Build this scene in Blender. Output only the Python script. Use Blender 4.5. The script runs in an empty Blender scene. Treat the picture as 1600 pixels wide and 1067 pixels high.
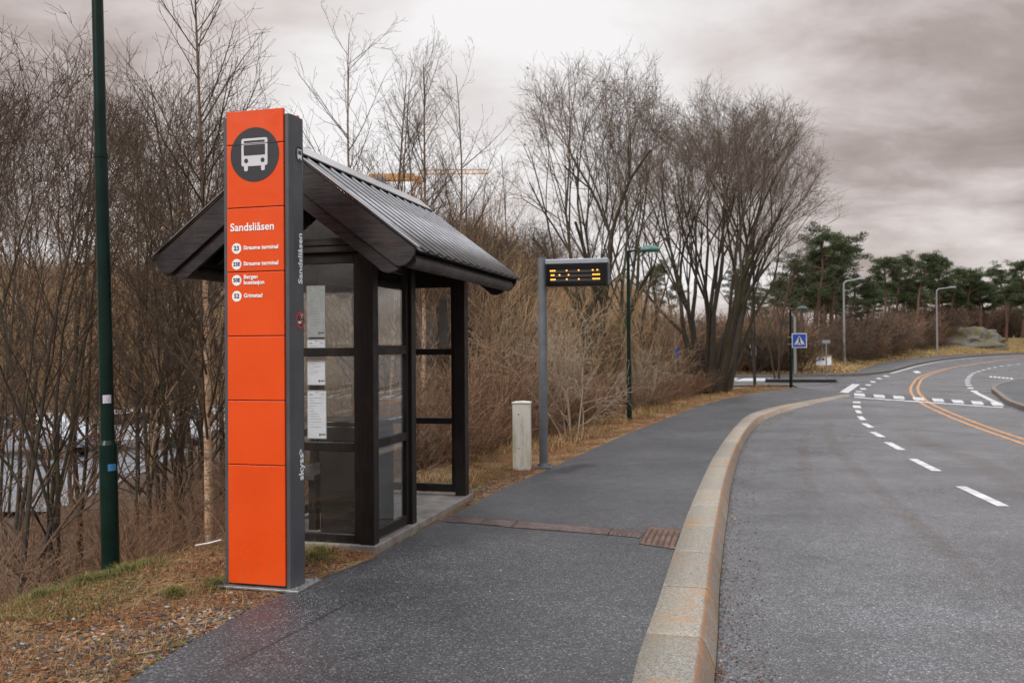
import bpy, bmesh, math, random
import numpy as np
from mathutils import Vector, Matrix
C = bpy.context.scene.collection
R = math.radians
random.seed(7)

# ------------------------------------------------------------------ camera
F = 1350.0; CAMZ = 1.6
PITCH = 10.5/F; ROLL = R(.4)
_r0 = Vector((1,0,0)); _u0 = Vector((0,-math.sin(PITCH),math.cos(PITCH))); FWD = Vector((0,math.cos(PITCH),math.sin(PITCH)))
RIGHT = _r0*math.cos(ROLL)-_u0*math.sin(ROLL); UP = _u0*math.cos(ROLL)+_r0*math.sin(ROLL)
EYE = Vector((0,0,CAMZ))
def ray(px,py): return FWD+RIGHT*((px-800)/F)+UP*((533.5-py)/F)
HK = [(-50,0),(42,0),(60,.2),(80,.5),(100,.75),(150,1.0),(2000,1.0)]
KK = [(-50,.15),(16,.15),(27,.015),(2000,.015)]
def lin(t,x):
    for (a,b),(c,d) in zip(t,t[1:]):
        if x<=c: return b+(d-b)*(x-a)/(c-a)
    return t[-1][1]
def H(y): return lin(HK,y)
def HR(y): return H(y)-lin(KK,y)
def at(px,py,Y):                       # the point of a ray at depth Y
    d = ray(px,py); return EYE+d*(Y/d.y)
def G(px,py,h=H,dz=0):                 # the point where a ray meets the ground
    d = ray(px,py); t=1.0; prev=t
    while t<400:
        p = EYE+d*t
        if p.z<h(p.y)+dz: break
        prev=t; t*=1.03
    a,b=prev,t
    for _ in range(30):
        m=(a+b)/2; p=EYE+d*m
        if p.z<h(p.y)+dz: b=m
        else: a=m
    return EYE+d*b
def V2(p): return (p.x,p.y)

# ------------------------------------------------------------------ tagging
def tag(o,label=None,cat=None,group=None,kind=None):
    if label: o['label']=label
    if cat: o['category']=cat
    if group: o['group']=group
    if kind: o['kind']=kind
    return o
def empty(name,loc=(0,0,0),rz=0,label=None,cat=None,group=None):
    o=bpy.data.objects.new(name,None); C.objects.link(o); o.location=loc; o.rotation_euler=(0,0,rz)
    o.empty_display_size=.1
    return tag(o,label,cat,group)
def link(name,me,m,parent=None,smooth=False):
    o=bpy.data.objects.new(name,me); C.objects.link(o)
    if m is not None and not me.materials: me.materials.append(m)
    if parent: o.parent=parent
    if smooth: me.polygons.foreach_set('use_smooth',[True]*len(me.polygons))
    return o
def copy_tree(o,parent=None):
    c=o.copy(); C.objects.link(c); c.parent=parent
    for ch in o.children: copy_tree(ch,c)
    return c

# ------------------------------------------------------------------ mesh builder
class MB:
    def __init__(s): s.bm=bmesh.new()
    def box(s,x0,x1,y0,y1,z0,z1,bev=0):
        v=[s.bm.verts.new(p) for p in ((x0,y0,z0),(x1,y0,z0),(x1,y1,z0),(x0,y1,z0),(x0,y0,z1),(x1,y0,z1),(x1,y1,z1),(x0,y1,z1))]
        f=[s.bm.faces.new([v[i] for i in q]) for q in ((3,2,1,0),(4,5,6,7),(0,1,5,4),(1,2,6,5),(2,3,7,6),(3,0,4,7))]
        if bev:
            e={e for q in f for e in q.edges}
            bmesh.ops.bevel(s.bm,geom=list(e),offset=bev,segments=2,affect='EDGES',profile=.5)
        return s
    def prism(s,pts,ax,a,b,bev=0):     # polygon extruded along an axis: pts in the two other axes
        def P(u,w,t): return {'x':(t,u,w),'y':(u,t,w),'z':(u,w,t)}[ax]
        A=[s.bm.verts.new(P(u,w,a)) for u,w in pts]; B=[s.bm.verts.new(P(u,w,b)) for u,w in pts]
        n=len(pts); f=[s.bm.faces.new(A),s.bm.faces.new(B[::-1])]
        for i in range(n): f.append(s.bm.faces.new((A[i],B[i],B[(i+1)%n],A[(i+1)%n])))
        bmesh.ops.recalc_face_normals(s.bm,faces=f)
        if bev: bmesh.ops.bevel(s.bm,geom=list({e for q in f for e in q.edges}),offset=bev,segments=2,affect='EDGES')
        return s
    def cyl(s,x,y,z0,z1,r0,r1=None,n=20,cap=True):
        r1=r0 if r1 is None else r1
        A=[];B=[]
        for i in range(n):
            a=2*math.pi*i/n; c,q=math.cos(a),math.sin(a)
            A.append(s.bm.verts.new((x+r0*c,y+r0*q,z0))); B.append(s.bm.verts.new((x+r1*c,y+r1*q,z1)))
        for i in range(n): 
            f=s.bm.faces.new((A[i],A[(i+1)%n],B[(i+1)%n],B[i])); f.smooth=True
        if cap: s.bm.faces.new([s.bm.verts.new(v.co) for v in A[::-1]]); s.bm.faces.new([s.bm.verts.new(v.co) for v in B])
        return s
    def tube(s,pts,rad,n=10):
        rad=rad if isinstance(rad,(list,tuple)) else [rad]*len(pts)
        pts=[Vector(p) for p in pts]; rings=[]
        for i,p in enumerate(pts):
            t=(pts[min(i+1,len(pts)-1)]-pts[max(i-1,0)]).normalized()
            a=t.cross(Vector((0,0,1)))
            if a.length<.05: a=t.cross(Vector((1,0,0)))
            a.normalize(); b=t.cross(a)
            rings.append([s.bm.verts.new(p+(a*math.cos(2*math.pi*k/n)+b*math.sin(2*math.pi*k/n))*rad[i]) for k in range(n)])
        for A,B in zip(rings,rings[1:]):
            for k in range(n):
                f=s.bm.faces.new((A[k],A[(k+1)%n],B[(k+1)%n],B[k])); f.smooth=True
        f0=s.bm.faces.new([s.bm.verts.new(v.co) for v in rings[0]]); f1=s.bm.faces.new([s.bm.verts.new(v.co) for v in rings[-1][::-1]])
        return s
    def poly(s,pts):
        s.bm.faces.new([s.bm.verts.new(p) for p in pts]); return s
    def xf(s,M): bmesh.ops.transform(s.bm,matrix=M,verts=s.bm.verts); return s
    def build(s,name,m,parent=None,recalc=True):
        if recalc: bmesh.ops.recalc_face_normals(s.bm,faces=s.bm.faces)
        me=bpy.data.meshes.new(name); s.bm.to_mesh(me); s.bm.free()
        return link(name,me,m,parent)
def np_mesh(name,verts,faces,attr=None,smooth=False):
    me=bpy.data.meshes.new(name); verts=np.asarray(verts,dtype=np.float32); faces=np.asarray(faces,dtype=np.int32)
    n,k=faces.shape
    me.vertices.add(len(verts)); me.vertices.foreach_set('co',verts.ravel())
    me.loops.add(n*k); me.loops.foreach_set('vertex_index',faces.ravel())
    me.polygons.add(n); me.polygons.foreach_set('loop_start',np.arange(0,n*k,k,dtype=np.int32))
    if smooth: me.polygons.foreach_set('use_smooth',np.ones(n,dtype=bool))
    me.update(calc_edges=True)
    if attr:
        for an,av in attr.items():
            a=me.attributes.new(an,'FLOAT','POINT'); a.data.foreach_set('value',np.asarray(av,dtype=np.float32))
    return me

# ------------------------------------------------------------------ materials
class NT:
    def __init__(s,name):
        s.m=bpy.data.materials.new(name); s.m.use_nodes=True; s.t=s.m.node_tree; s.t.nodes.clear()
        s.out=s.t.nodes.new('ShaderNodeOutputMaterial')
    def n(s,typ,**kw):
        o=s.t.nodes.new('ShaderNode'+typ)
        for k,v in kw.items():
            if k[0]=='_': setattr(o,k[1:],v)
            else: s.set(o.inputs[k.replace('__',' ')],v)
        return o
    def set(s,inp,v):
        if isinstance(v,bpy.types.NodeSocket): s.t.links.new(v,inp)
        elif isinstance(v,bpy.types.Node): s.t.links.new(v.outputs[0],inp)
        elif hasattr(inp.default_value,'__len__') and isinstance(v,(tuple,list)) and len(v)==3 and len(inp.default_value)==4: inp.default_value=(*v,1)
        else: inp.default_value=v
    def coord(s,kind='Object'): return s.n('TexCoord').outputs[kind]
    def noise(s,scale,detail=4,rough=.55,vec=None,out=0,stretch=None,dist=0):
        vec=vec or s.coord()
        if stretch: vec=s.n('Mapping',Vector=vec,Scale=stretch).outputs[0]
        return s.n('TexNoise',Vector=vec,Scale=scale,Detail=detail,Roughness=rough,Distortion=dist).outputs[out]
    def ramp(s,f,stops,interp='LINEAR'):
        o=s.n('ValToRGB',Fac=f); e=o.color_ramp.elements; o.color_ramp.interpolation=interp
        while len(e)>1: e.remove(e[0])
        e[0].position=stops[0][0]; e[0].color=(*s.c3(stops[0][1]),1)
        for p,c in stops[1:]:
            q=e.new(p); q.color=(*s.c3(c),1)
        return o.outputs[0]
    def c3(s,c): return c if isinstance(c,tuple) else (c,c,c)
    def mix(s,f,a,b,mode='MIX'):
        o=s.t.nodes.new('ShaderNodeMix'); o.data_type='RGBA'; o.blend_type=mode
        s.set(o.inputs[0],f); s.set(o.inputs[6],a); s.set(o.inputs[7],b); return o.outputs[2]
    def math(s,op,a,b=0,clamp=False):
        o=s.n('Math',_operation=op,_use_clamp=clamp); s.set(o.inputs[0],a); s.set(o.inputs[1],b); return o.outputs[0]
    def bump(s,h,strength=.3,dist=.01): return s.n('Bump',Height=h,Strength=strength,Distance=dist).outputs[0]
    def bsdf(s,**kw):
        b=s.n('BsdfPrincipled',**kw); s.t.links.new(b.outputs[0],s.out.inputs[0]); return s.m
def simple(name,col,rough=.5,metal=0,var=.15,scale=8,bump=0,bscale=60,spec=.5):
    t=NT(name); n=t.noise(scale,5)
    c=t.mix(t.ramp(n,[(.35,0.),(.65,1.)]),tuple(x*(1-var) for x in col),tuple(min(1,x*(1+var)) for x in col))
    kw=dict(Base__Color=c,Roughness=rough,Metallic=metal); kw['Specular__IOR__Level']=spec
    if bump: kw['Normal']=t.bump(t.noise(bscale,4),bump,.004)
    m=t.bsdf(**kw); return m

def m_asphalt(name,base,light,rough0,rough1,speck=.6,leaf=0):
    t=NT(name); co=t.coord()
    v=t.n('TexVoronoi',Vector=co,Scale=105.,Randomness=1.).outputs['Color']
    g=t.ramp(t.n('SeparateColor',Color=v).outputs[0],[(0.,base*.2),(.45,base*.9),(.82,base*1.5),(.93,light),(1.,light*1.5)])
    fine=t.noise(260,3,.7)
    c=t.mix(.35,g,t.ramp(fine,[(.3,base*.5),(.7,base*1.7)]))
    big=t.ramp(t.noise(.55,5,.6),[(.3,.60),(.7,1.28)])
    mid=t.ramp(t.noise(4.,5,.65),[(.3,.85),(.7,1.14)])
    c=t.mix(1.,c,big,'MULTIPLY'); c=t.mix(1.,c,mid,'MULTIPLY')
    c=t.mix(1.,c,(.96,.98,1.07),'MULTIPLY')
    # tiny pale chips
    v2=t.n('TexVoronoi',Vector=co,Scale=22.,Randomness=1.)
    chip=t.math('LESS_THAN',v2.outputs['Distance'],.07)
    pick=t.math('GREATER_THAN',t.n('SeparateColor',Color=v2.outputs['Color']).outputs[1],.88)
    c=t.mix(t.math('MULTIPLY',t.math('MULTIPLY',chip,pick),.6),c,(.42,.36,.3))
    h=t.math('ADD',t.math('MULTIPLY',v2.outputs['Distance'],.0),t.n('TexVoronoi',Vector=co,Scale=130.).outputs['Distance'])
    r=t.ramp(t.noise(.8,5,.6),[(.32,rough0),(.66,rough1)])
    return t.bsdf(Base__Color=c,Roughness=r,Normal=t.bump(h,speck,.004))
M={}
M['path']=m_asphalt('path_asphalt',.044,.15,.34,.62)
M['road']=m_asphalt('road_asphalt',.086,.25,.24,.44,.6)
M['islandtop']=m_asphalt('island_asphalt',.05,.2,.5,.65)
def m_kerb():
    t=NT('granite'); co=t.coord()
    v=t.n('SeparateColor',Color=t.n('TexVoronoi',Vector=co,Scale=150.).outputs['Color']).outputs[0]
    g=t.ramp(v,[(0.,(.085,.085,.08)),(.25,(.19,.182,.165)),(.7,(.285,.272,.243)),(1.,(.40,.38,.335))])
    c=t.mix(t.ramp(t.noise(3.,5),[(.4,0.),(.7,.55)]),g,(.26,.22,.16))
    tn=t.n('Attribute',_attribute_name='tone').outputs['Fac']; c=t.mix(1.,c,t.ramp(tn,[(0.,(.80,.79,.78)),(.5,(1.,.98,.94)),(1.,(1.12,1.10,1.06))]),'MULTIPLY')
    st=t.n('Attribute',_attribute_name='stain').outputs['Fac']
    rn=t.math('ADD',t.math('MULTIPLY',st,.62),t.math('MULTIPLY',t.noise(5.,7,.8),.95))
    c=t.mix(t.ramp(rn,[(.74,0.),(1.0,.8)]),c,(.21,.095,.038))
    c=t.mix(t.ramp(t.math('MULTIPLY',st,.4),[(.42,0.),(.5,1.)]),c,(.03,.025,.02))
    sp=t.ramp(t.noise(2.2,6,.7,out=0),[(.51,0.),(.66,.65)]); c=t.mix(sp,c,(.33,.17,.07))
    return t.bsdf(Base__Color=c,Roughness=.62,Normal=t.bump(t.noise(90,4,.7),.35,.004))
M['kerb']=m_kerb()
def m_soil():
    t=NT('verge_ground'); co=t.coord()
    litter=t.ramp(t.noise(34.,7,.75,stretch=(1,1,1)),[(.25,(.025,.011,.005)),(.42,(.10,.036,.012)),(.55,(.21,.078,.024)),(.70,(.30,.15,.055)),(.82,(.40,.27,.13))])
    straw=t.ramp(t.noise(60.,6,.75),[(.3,(.10,.06,.02)),(.55,(.30,.20,.09)),(.75,(.46,.34,.17))])
    moss=t.ramp(t.noise(45.,6,.7),[(.3,(.03,.035,.008)),(.6,(.12,.13,.025)),(.8,(.24,.22,.06))])
    c=t.mix(t.ramp(t.noise(1.3,5,.6),[(.45,0.),(.6,.85)]),litter,straw)
    c=t.mix(t.ramp(t.noise(1.0,5,.65,vec=t.n('Mapping',Vector=co,Location=(7,3,1)).outputs[0]),[(.52,0.),(.63,.85)]),c,moss)
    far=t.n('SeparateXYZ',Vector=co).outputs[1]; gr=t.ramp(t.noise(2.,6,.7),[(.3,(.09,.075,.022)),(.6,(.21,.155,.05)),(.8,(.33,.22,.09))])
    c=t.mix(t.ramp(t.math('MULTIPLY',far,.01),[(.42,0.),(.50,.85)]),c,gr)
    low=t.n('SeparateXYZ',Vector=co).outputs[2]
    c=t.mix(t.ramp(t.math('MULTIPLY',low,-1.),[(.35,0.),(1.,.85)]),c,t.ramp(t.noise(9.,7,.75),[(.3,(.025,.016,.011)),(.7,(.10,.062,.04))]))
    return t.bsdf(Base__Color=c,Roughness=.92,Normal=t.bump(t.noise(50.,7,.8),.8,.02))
M['soil']=m_soil()
def m_wood(name,d,l,wear,rough=.42,ax=2):
    t=NT(name); st=[9,9,9]; st[ax]=.6
    g=t.noise(6.,7,.7,stretch=tuple(st),dist=.6)
    c=t.ramp(g,[(.3,d),(.6,l)])
    w=t.ramp(t.noise(3.,6,.7),[(.55,0.),(.72,1.)])
    c=t.mix(t.math('MULTIPLY',w,.8),c,wear)
    v=t.n('TexVoronoi',Vector=t.coord(),Scale=7.); k=t.math('LESS_THAN',v.outputs['Distance'],.05)
    c=t.mix(t.math('MULTIPLY',k,.8),c,(.006,.005,.005))
    r=t.ramp(t.noise(5.,5),[(.3,rough-.1),(.7,rough+.18)])
    return t.bsdf(Base__Color=c,Roughness=r,Specular__IOR__Level=.3,Normal=t.bump(g,.5,.004))
M['wood']=m_wood('dark_stained_timber',(.004,.0035,.0035),(.015,.012,.011),(.03,.02,.017))
M['woodx']=m_wood('dark_stained_board',(.008,.007,.008),(.034,.029,.030),(.06,.034,.027),.42,0)
M['woody']=m_wood('dark_stained_rail',(.02,.018,.018),(.07,.062,.06),(.10,.085,.08),.38,1)
def m_roof():
    t=NT('black_roof_metal')
    r=t.ramp(t.noise(4.,5),[(.3,.13),(.7,.24)])
    c=t.ramp(t.noise(9.,6,.7),[(.3,(.22,.22,.235)),(.7,(.34,.34,.355))])
    return t.bsdf(Base__Color=c,Roughness=r,Metallic=.9)
M['roof']=m_roof()
def m_glass():
    t=NT('window_glass')
    tr=t.n('BsdfTransparent',Color=(.965,.98,.975)); gl=t.n('BsdfGlossy',Color=(1,1,1),Roughness=.012)
    fc=t.n('LayerWeight',Blend=.5).outputs['Facing']; f=t.math('ADD',t.math('MULTIPLY',t.math('POWER',fc,4.),.75),.045)
    smear=t.n('BsdfDiffuse',Color=(.5,.5,.52))
    a=t.n('MixShader',Fac=f); t.t.links.new(tr.outputs[0],a.inputs[1]); t.t.links.new(gl.outputs[0],a.inputs[2])
    s=t.ramp(t.noise(3.,6,.7,stretch=(1,1,.5)),[(.45,.0),(.85,.02)])
    b=t.n('MixShader',Fac=s); t.t.links.new(a.outputs[0],b.inputs[1]); t.t.links.new(smear.outputs[0],b.inputs[2])
    t.t.links.new(b.outputs[0],t.out.inputs[0]); return t.m
M['glass']=m_glass()
def m_orange():
    t=NT('orange_enamel'); co=t.coord(); z=t.n('SeparateXYZ',Vector=co).outputs[2]
    c=t.ramp(t.noise(2.,5),[(.35,(.64,.060,.005)),(.65,(.71,.073,.006))])
    d=t.math('SUBTRACT',t.noise(16.,7,.75,stretch=(1,1,.6)),t.math('MULTIPLY',z,.55))
    c=t.mix(t.ramp(d,[(.44,0.),(.66,.3)]),c,(.22,.09,.04))
    sc_=t.ramp(t.noise(3.5,7,.8,stretch=(2.5,2.5,.35)),[(.60,0.),(.75,.14)]); c=t.mix(sc_,c,(.45,.12,.05))
    return t.bsdf(Base__Color=c,Roughness=t.ramp(t.noise(5.,6,.7),[(.3,.22),(.7,.40)]))
M['orange']=m_orange()
M['grey']=simple('grey_powder_coat',(.062,.068,.078),.42,0,.12,6,.08,300)
M['dgrey']=simple('dark_symbol_grey',(.028,.030,.036),.35,0,.05)
M['white']=simple('white_print',(.78,.79,.82),.4,0,.03)
M['silverprint']=simple('pale_grey_print',(.55,.55,.60),.4,0,.03)
M['navy']=simple('dark_print',(.02,.025,.04),.4,0,.03)
M['galv']=simple('galvanised_steel',(.33,.34,.35),.42,.7,.2,20)
M['poleblue']=simple('blue_grey_steel',(.12,.13,.145),.45,0,.12,8,.08,200)
M['green']=simple('dark_green_paint',(.004,.017,.013),.30,0,.25,5,.12,120,.22)
M['greenhead']=simple('green_lamp_shell',(.06,.16,.13),.35,0,.15)
M['black']=simple('black_plastic',(.006,.006,.007),.35,0,.1)
M['blackscreen']=simple('black_screen',(.004,.004,.005),.16,0,.1)
M['ledstrip']=simple('unlit_led_strip',(.035,.033,.033),.4,0,.1)
M['alu']=simple('pale_aluminium',(.32,.35,.40),.38,.35,.08)
M['blue']=simple('blue_sign_film',(.015,.09,.50),.35,0,.04)
M['bluestick']=simple('blue_sticker_film',(.04,.20,.42),.4,0,.1)
M['red']=simple('red_print',(.5,.03,.03),.4,0,.05)
M['concrete']=simple('damp_concrete',(.20,.18,.165),.6,0,.3,6,.4,80)
M['rust']=simple('rusty_cast_iron',(.085,.052,.047),.38,.3,.4,18,.4,90)
M['rust2']=simple('rusty_grate_iron',(.15,.078,.052),.42,.3,.5,5,.4,90)
M['markw']=simple('white_road_paint',(.50,.51,.52),.5,0,.25,6,.3,100)
M['marky']=simple('yellow_road_paint',(.46,.215,.075),.5,0,.28,8,.3,100)
M['rockdark']=simple('grey_pebble',(.10,.10,.11),.6,0,.7,5)
M['paper']=simple('printed_paper',(.66,.68,.74),.45,0,.06,14)
M['print']=simple('grey_print',(.22,.23,.28),.5,0,.1)
M['rail']=simple('rail_steel',(.45,.47,.5),.4,.4,.1)
M['crane']=simple('crane_paint',(.50,.27,.10),.5,0,.15)
M['cw']=simple('counterweight_grey',(.30,.30,.32),.8,0,.1)
M['tyre']=simple('tyre_rubber',(.015,.015,.015),.8)
M['rim']=simple('wheel_alloy',(.4,.4,.42),.3,.7)
M['carglass']=simple('car_window',(.02,.025,.03),.08)
M['carwhite']=simple('car_white',(.52,.54,.57),.2)
M['carsilver']=simple('car_silver',(.45,.48,.53),.25,.5)
M['taillamp']=simple('tail_lamp',(.45,.02,.02),.25)
def m_cab():
    t=NT('stained_white_cabinet'); z=t.n('SeparateXYZ',Vector=t.coord()).outputs[2]
    st=t.noise(7.,6,.7,stretch=(2,2,.35))
    k=t.ramp(t.math('SUBTRACT',t.math('MULTIPLY',st,1.5),t.math('MULTIPLY',z,.22)),[(.62,0.),(1.05,.8)])
    c=t.mix(k,(.80,.79,.72),(.38,.38,.15))
    return t.bsdf(Base__Color=c,Roughness=.5)
M['cab']=m_cab()
def m_bark(name,a,b,moss=None,scale=14):
    t=NT(name); n=t.noise(scale,7,.75,stretch=(2,2,.5))
    c=t.ramp(n,[(.3,a),(.68,b)])
    if moss: c=t.mix(t.ramp(t.noise(1.1,6,.7),[(.46,0.),(.64,.75)]),c,moss)
    return t.bsdf(Base__Color=c,Roughness=.85,Normal=t.bump(n,.6,.02))
M['bark']=m_bark('dark_mossy_bark',(.018,.013,.010),(.075,.056,.044),(.065,.062,.014))
M['twig']=m_bark('brown_twig',(.038,.026,.018),(.135,.088,.054))
M['twiglight']=m_bark('fine_crown_twig',(.085,.062,.045),(.21,.155,.115))
M['twigred']=m_bark('red_brown_twig',(.105,.055,.03),(.32,.185,.105))
M['twigtan']=m_bark('tan_twig',(.20,.13,.065),(.46,.31,.17))
M['twigpale']=m_bark('pale_twig',(.20,.15,.10),(.44,.36,.27))
M['pinebark']=m_bark('pine_bark',(.055,.03,.022),(.17,.09,.06))
def m_birch():
    t=NT('peeling_birch_bark'); co=t.coord()
    band=t.noise(2.,6,.75,stretch=(3,3,14),dist=1.)
    base=t.ramp(t.noise(5.,5,.7),[(.35,(.58,.44,.33)),(.55,(.48,.30,.17)),(.7,(.33,.15,.06))])
    c=t.mix(t.ramp(band,[(.53,0.),(.60,.95)]),base,(.022,.014,.011))
    c=t.mix(t.ramp(t.noise(1.6,4,.6),[(.57,0.),(.64,.9)]),c,(.03,.018,.014))
    zb=t.n('SeparateXYZ',Vector=co).outputs[2]; c=t.mix(t.ramp(t.math('MULTIPLY',zb,.1),[(.48,0.),(.66,.85)]),c,(.075,.045,.032))
    return t.bsdf(Base__Color=c,Roughness=.7,Normal=t.bump(band,.6,.01))
M['birch']=m_birch()
def m_needle():
    t=NT('pine_needles'); c=t.ramp(t.noise(1.2,6,.8),[(.3,(.018,.030,.010)),(.6,(.055,.078,.024)),(.8,(.11,.13,.045))])
    return t.bsdf(Base__Color=c,Roughness=.8)
M['needle']=m_needle()
def m_grass(name,a,b,c_):
    t=NT(name); r=t.n('Attribute',_attribute_name='rnd').outputs['Fac']
    return t.bsdf(Base__Color=t.ramp(r,[(0.,a),(.55,b),(1.,c_)]),Roughness=.8)
M['straw']=m_grass('dry_straw',(.13,.075,.022),(.33,.20,.075),(.48,.34,.17))
M['strawnear']=m_grass('rusty_straw',(.06,.024,.008),(.17,.078,.023),(.33,.20,.08))
M['tuft']=m_grass('green_tuft',(.045,.05,.010),(.12,.12,.022),(.27,.22,.06))
M['litter']=m_grass('dead_leaves',(.05,.018,.008),(.21,.072,.022),(.34,.17,.07))
M['pebble']=m_grass('pebbles',(.022,.022,.024),(.065,.066,.072),(.36,.34,.31))
M['leafbit']=m_grass('withered_leaves',(.16,.10,.03),(.26,.17,.05),(.35,.25,.09))
def m_emis(name,col,s):
    t=NT(name); e=t.n('Emission',Color=col,Strength=s); t.t.links.new(e.outputs[0],t.out.inputs[0]); return t.m
M['led']=m_emis('lit_amber_led',(1.,.42,.05),2.6)
def m_rock():
    t=NT('mossy_rock'); c=t.ramp(t.noise(1.6,7,.7),[(.3,(.07,.065,.06)),(.7,(.22,.21,.19))])
    c=t.mix(t.ramp(t.noise(.8,6,.7),[(.46,0.),(.6,.9)]),c,(.11,.09,.025))
    return t.bsdf(Base__Color=c,Roughness=.9,Normal=t.bump(t.noise(3.,7,.7),1.,.2))
M['rock']=m_rock()
def m_hill():
    t=NT('wooded_slope'); c=t.ramp(t.noise(.35,8,.8),[(.25,(.08,.05,.03)),(.42,(.19,.12,.07)),(.55,(.27,.18,.09)),(.68,(.19,.17,.06)),(.8,(.36,.25,.15))])
    return t.bsdf(Base__Color=c,Roughness=.95,Normal=t.bump(t.noise(.8,8,.8),1.,.6))
M['hill']=m_hill()
def m_streak():
    t=NT('road_grime'); f=t.n('Attribute',_attribute_name='fade').outputs['Fac']
    a=t.math('MULTIPLY',f,t.ramp(t.noise(2.5,6,.75,stretch=(1,.4,1)),[(.3,.02),(.75,.24)]))
    b=t.n('BsdfPrincipled',Base__Color=(.16,.10,.07),Roughness=.7); tr=t.n('BsdfTransparent')
    m=t.n('MixShader',Fac=a); t.t.links.new(tr.outputs[0],m.inputs[1]); t.t.links.new(b.outputs[0],m.inputs[2])
    t.t.links.new(m.outputs[0],t.out.inputs[0]); return t.m
M['streak']=m_streak()
def m_patch():
    t=NT('damp_patch'); f=t.n('Attribute',_attribute_name='fade').outputs['Fac']
    b=t.n('BsdfPrincipled',Base__Color=(.022,.022,.025),Roughness=.45); tr=t.n('BsdfTransparent')
    m=t.n('MixShader',Fac=t.math('MULTIPLY',f,.35)); t.t.links.new(tr.outputs[0],m.inputs[1]); t.t.links.new(b.outputs[0],m.inputs[2])
    t.t.links.new(m.outputs[0],t.out.inputs[0]); return t.m
M['patch']=m_patch()

# ------------------------------------------------------------------ sheets
def smooth_line(pts,per=6):
    out=[]; n=len(pts)
    for i in range(n-1):
        p0,p1,p2,p3=pts[max(i-1,0)],pts[i],pts[i+1],pts[min(i+2,n-1)]
        for k in range(per):
            t=k/per
            out.append(tuple(.5*((2*p1[j])+(-p0[j]+p2[j])*t+(2*p0[j]-5*p1[j]+4*p2[j]-p3[j])*t*t+(-p0[j]+3*p1[j]-3*p2[j]+p3[j])*t**3) for j in range(2)))
    out.append(pts[-1]); return out
def sheet(name,polys,m,h,dz=0.,kind='structure',parent=None):
    bm=bmesh.new()
    for pts in polys:
        f=bm.faces.new([bm.verts.new((p[0],p[1],0)) for p in pts])
    bmesh.ops.triangulate(bm,faces=bm.faces[:])
    for y in sorted({a for a,_ in HK[1:-1]}|{a for a,_ in KK[1:-1]}):
        bmesh.ops.bisect_plane(bm,geom=bm.verts[:]+bm.edges[:]+bm.faces[:],plane_co=(0,y,0),plane_no=(0,1,0))
    for v in bm.verts: v.co.z=h(v.co.y)+dz
    bmesh.ops.recalc_face_normals(bm,faces=bm.faces)
    if sum(f.normal.z for f in bm.faces)<0: bmesh.ops.reverse_faces(bm,faces=bm.faces[:])
    me=bpy.data.meshes.new(name); bm.to_mesh(me); bm.free()
    o=link(name,me,m,parent)
    if kind: o['kind']=kind
    return o
def px_line(l,h=H,per=6,dz=0): return smooth_line([V2(G(x,y,h,dz)) for x,y in l],per)
K_IN=[(988,1067),(999,1021),(1027,943),(1055,859),(1080,790),(1112,720),(1139,679),(1169,649),(1210,636),(1262,626),(1322,615.5)]
K_OUT=[(1090,1067),(1104,955),(1112,880),(1122,810),(1137,735),(1157,686),(1180,656),(1203,645),(1247,632),(1327,616.8)]
K_BOT=[(1118,1067),(1123,990),(1127,896),(1138,801),(1146,746),(1165,690),(1186,663),(1211,649.5),(1252,636),(1329,618.3)]
kin=px_line(K_IN); kout=px_line(K_OUT); kbot=px_line(K_BOT,HR)
def ext(l,ynew):    # carry a line back towards and past the camera
    (x0,y0),(x1,y1)=l[0],l[3]; t=(ynew-y0)/(y1-y0); return [(x0+(x1-x0)*t,ynew)]+l
kin=ext(kin,-3.); kout=ext(kout,-3.); kbot=ext(kbot,-3.)
P_LEFT=[(196,1067),(250,1031),(330,985),(420,937),(500,903),(560,880),(590,866),(665,824),(738,788),(775,768),(860,731),(950,690.5),(1020,662),(1100,632),(1160,617.5),(1200,611.5),(1235,607.5),(1247,604.8)]
pleft=px_line(P_LEFT); pleft=ext(pleft,-3.)
tip=[V2(G(1285,609.8)),V2(G(1322,615.5))]
sheet('footpath',[pleft+[tip[0]]+kin[::-1]],M['path'],H,0)
path_poly=pleft+[tip[0]]+kin[::-1]
# road sheet with the side road at the junction
side_near=[V2(G(x,y)) for x,y in ((1247,604.8),(1240,601.5),(1160,601.5),(1060,606),(960,611),(860,614),(600,616))]
far_kerb=[(600,588.5),(900,588.5),(1100,588.8),(1250,588.2),(1330,587.2),(1362,584.8),(1390,580.5),(1430,570),(1480,561.5),(1540,556.2),(1600,553.6),(1760,551.5)]
fk=px_line(far_kerb,HR,4)
road_poly=kbot+[tip[0]]+side_near+fk+[(140,60),(90,20),(40,-3)]
sheet('road',[road_poly],M['road'],HR,0)
sheet('road_apron',[[kbot[-1],tip[0],kin[-1],kout[-1]]],M['road'],H,-.004)
# far pavement beyond the junction, with its kerb
far_top=[(600,585.6),(900,585.5),(1180,585.5),(1280,585),(1335,583),(1352,576.5),(1392,566),(1462,557.5),(1519,554.4),(1600,552),(1760,549.8)]
ft=px_line(far_top,H,4)
def HF(y): return H(y)+.08
sheet('far_footpath',[fk+ft[::-1]],M['path'],HF,0)
bm=MB()
for (a,b) in zip(fk,fk[1:]):
    d=Vector((b[0]-a[0],b[1]-a[1])).normalized()*1; nx,ny=d.y*.16,-d.x*.16
    q=[a,b,(b[0]+nx,b[1]+ny),(a[0]+nx,a[1]+ny)]
    top=[(p[0],p[1],H(p[1])+.105) for p in q]; bot=[(p[0],p[1],HR(p[1])-.02) for p in q]
    bm.poly(top); bm.poly([bot[3],bot[2],top[2],top[3]])
o=bm.build('far_kerb',simple('far_kerb_stone',(.13,.11,.09),.7),recalc=False); o['kind']='structure'

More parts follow.
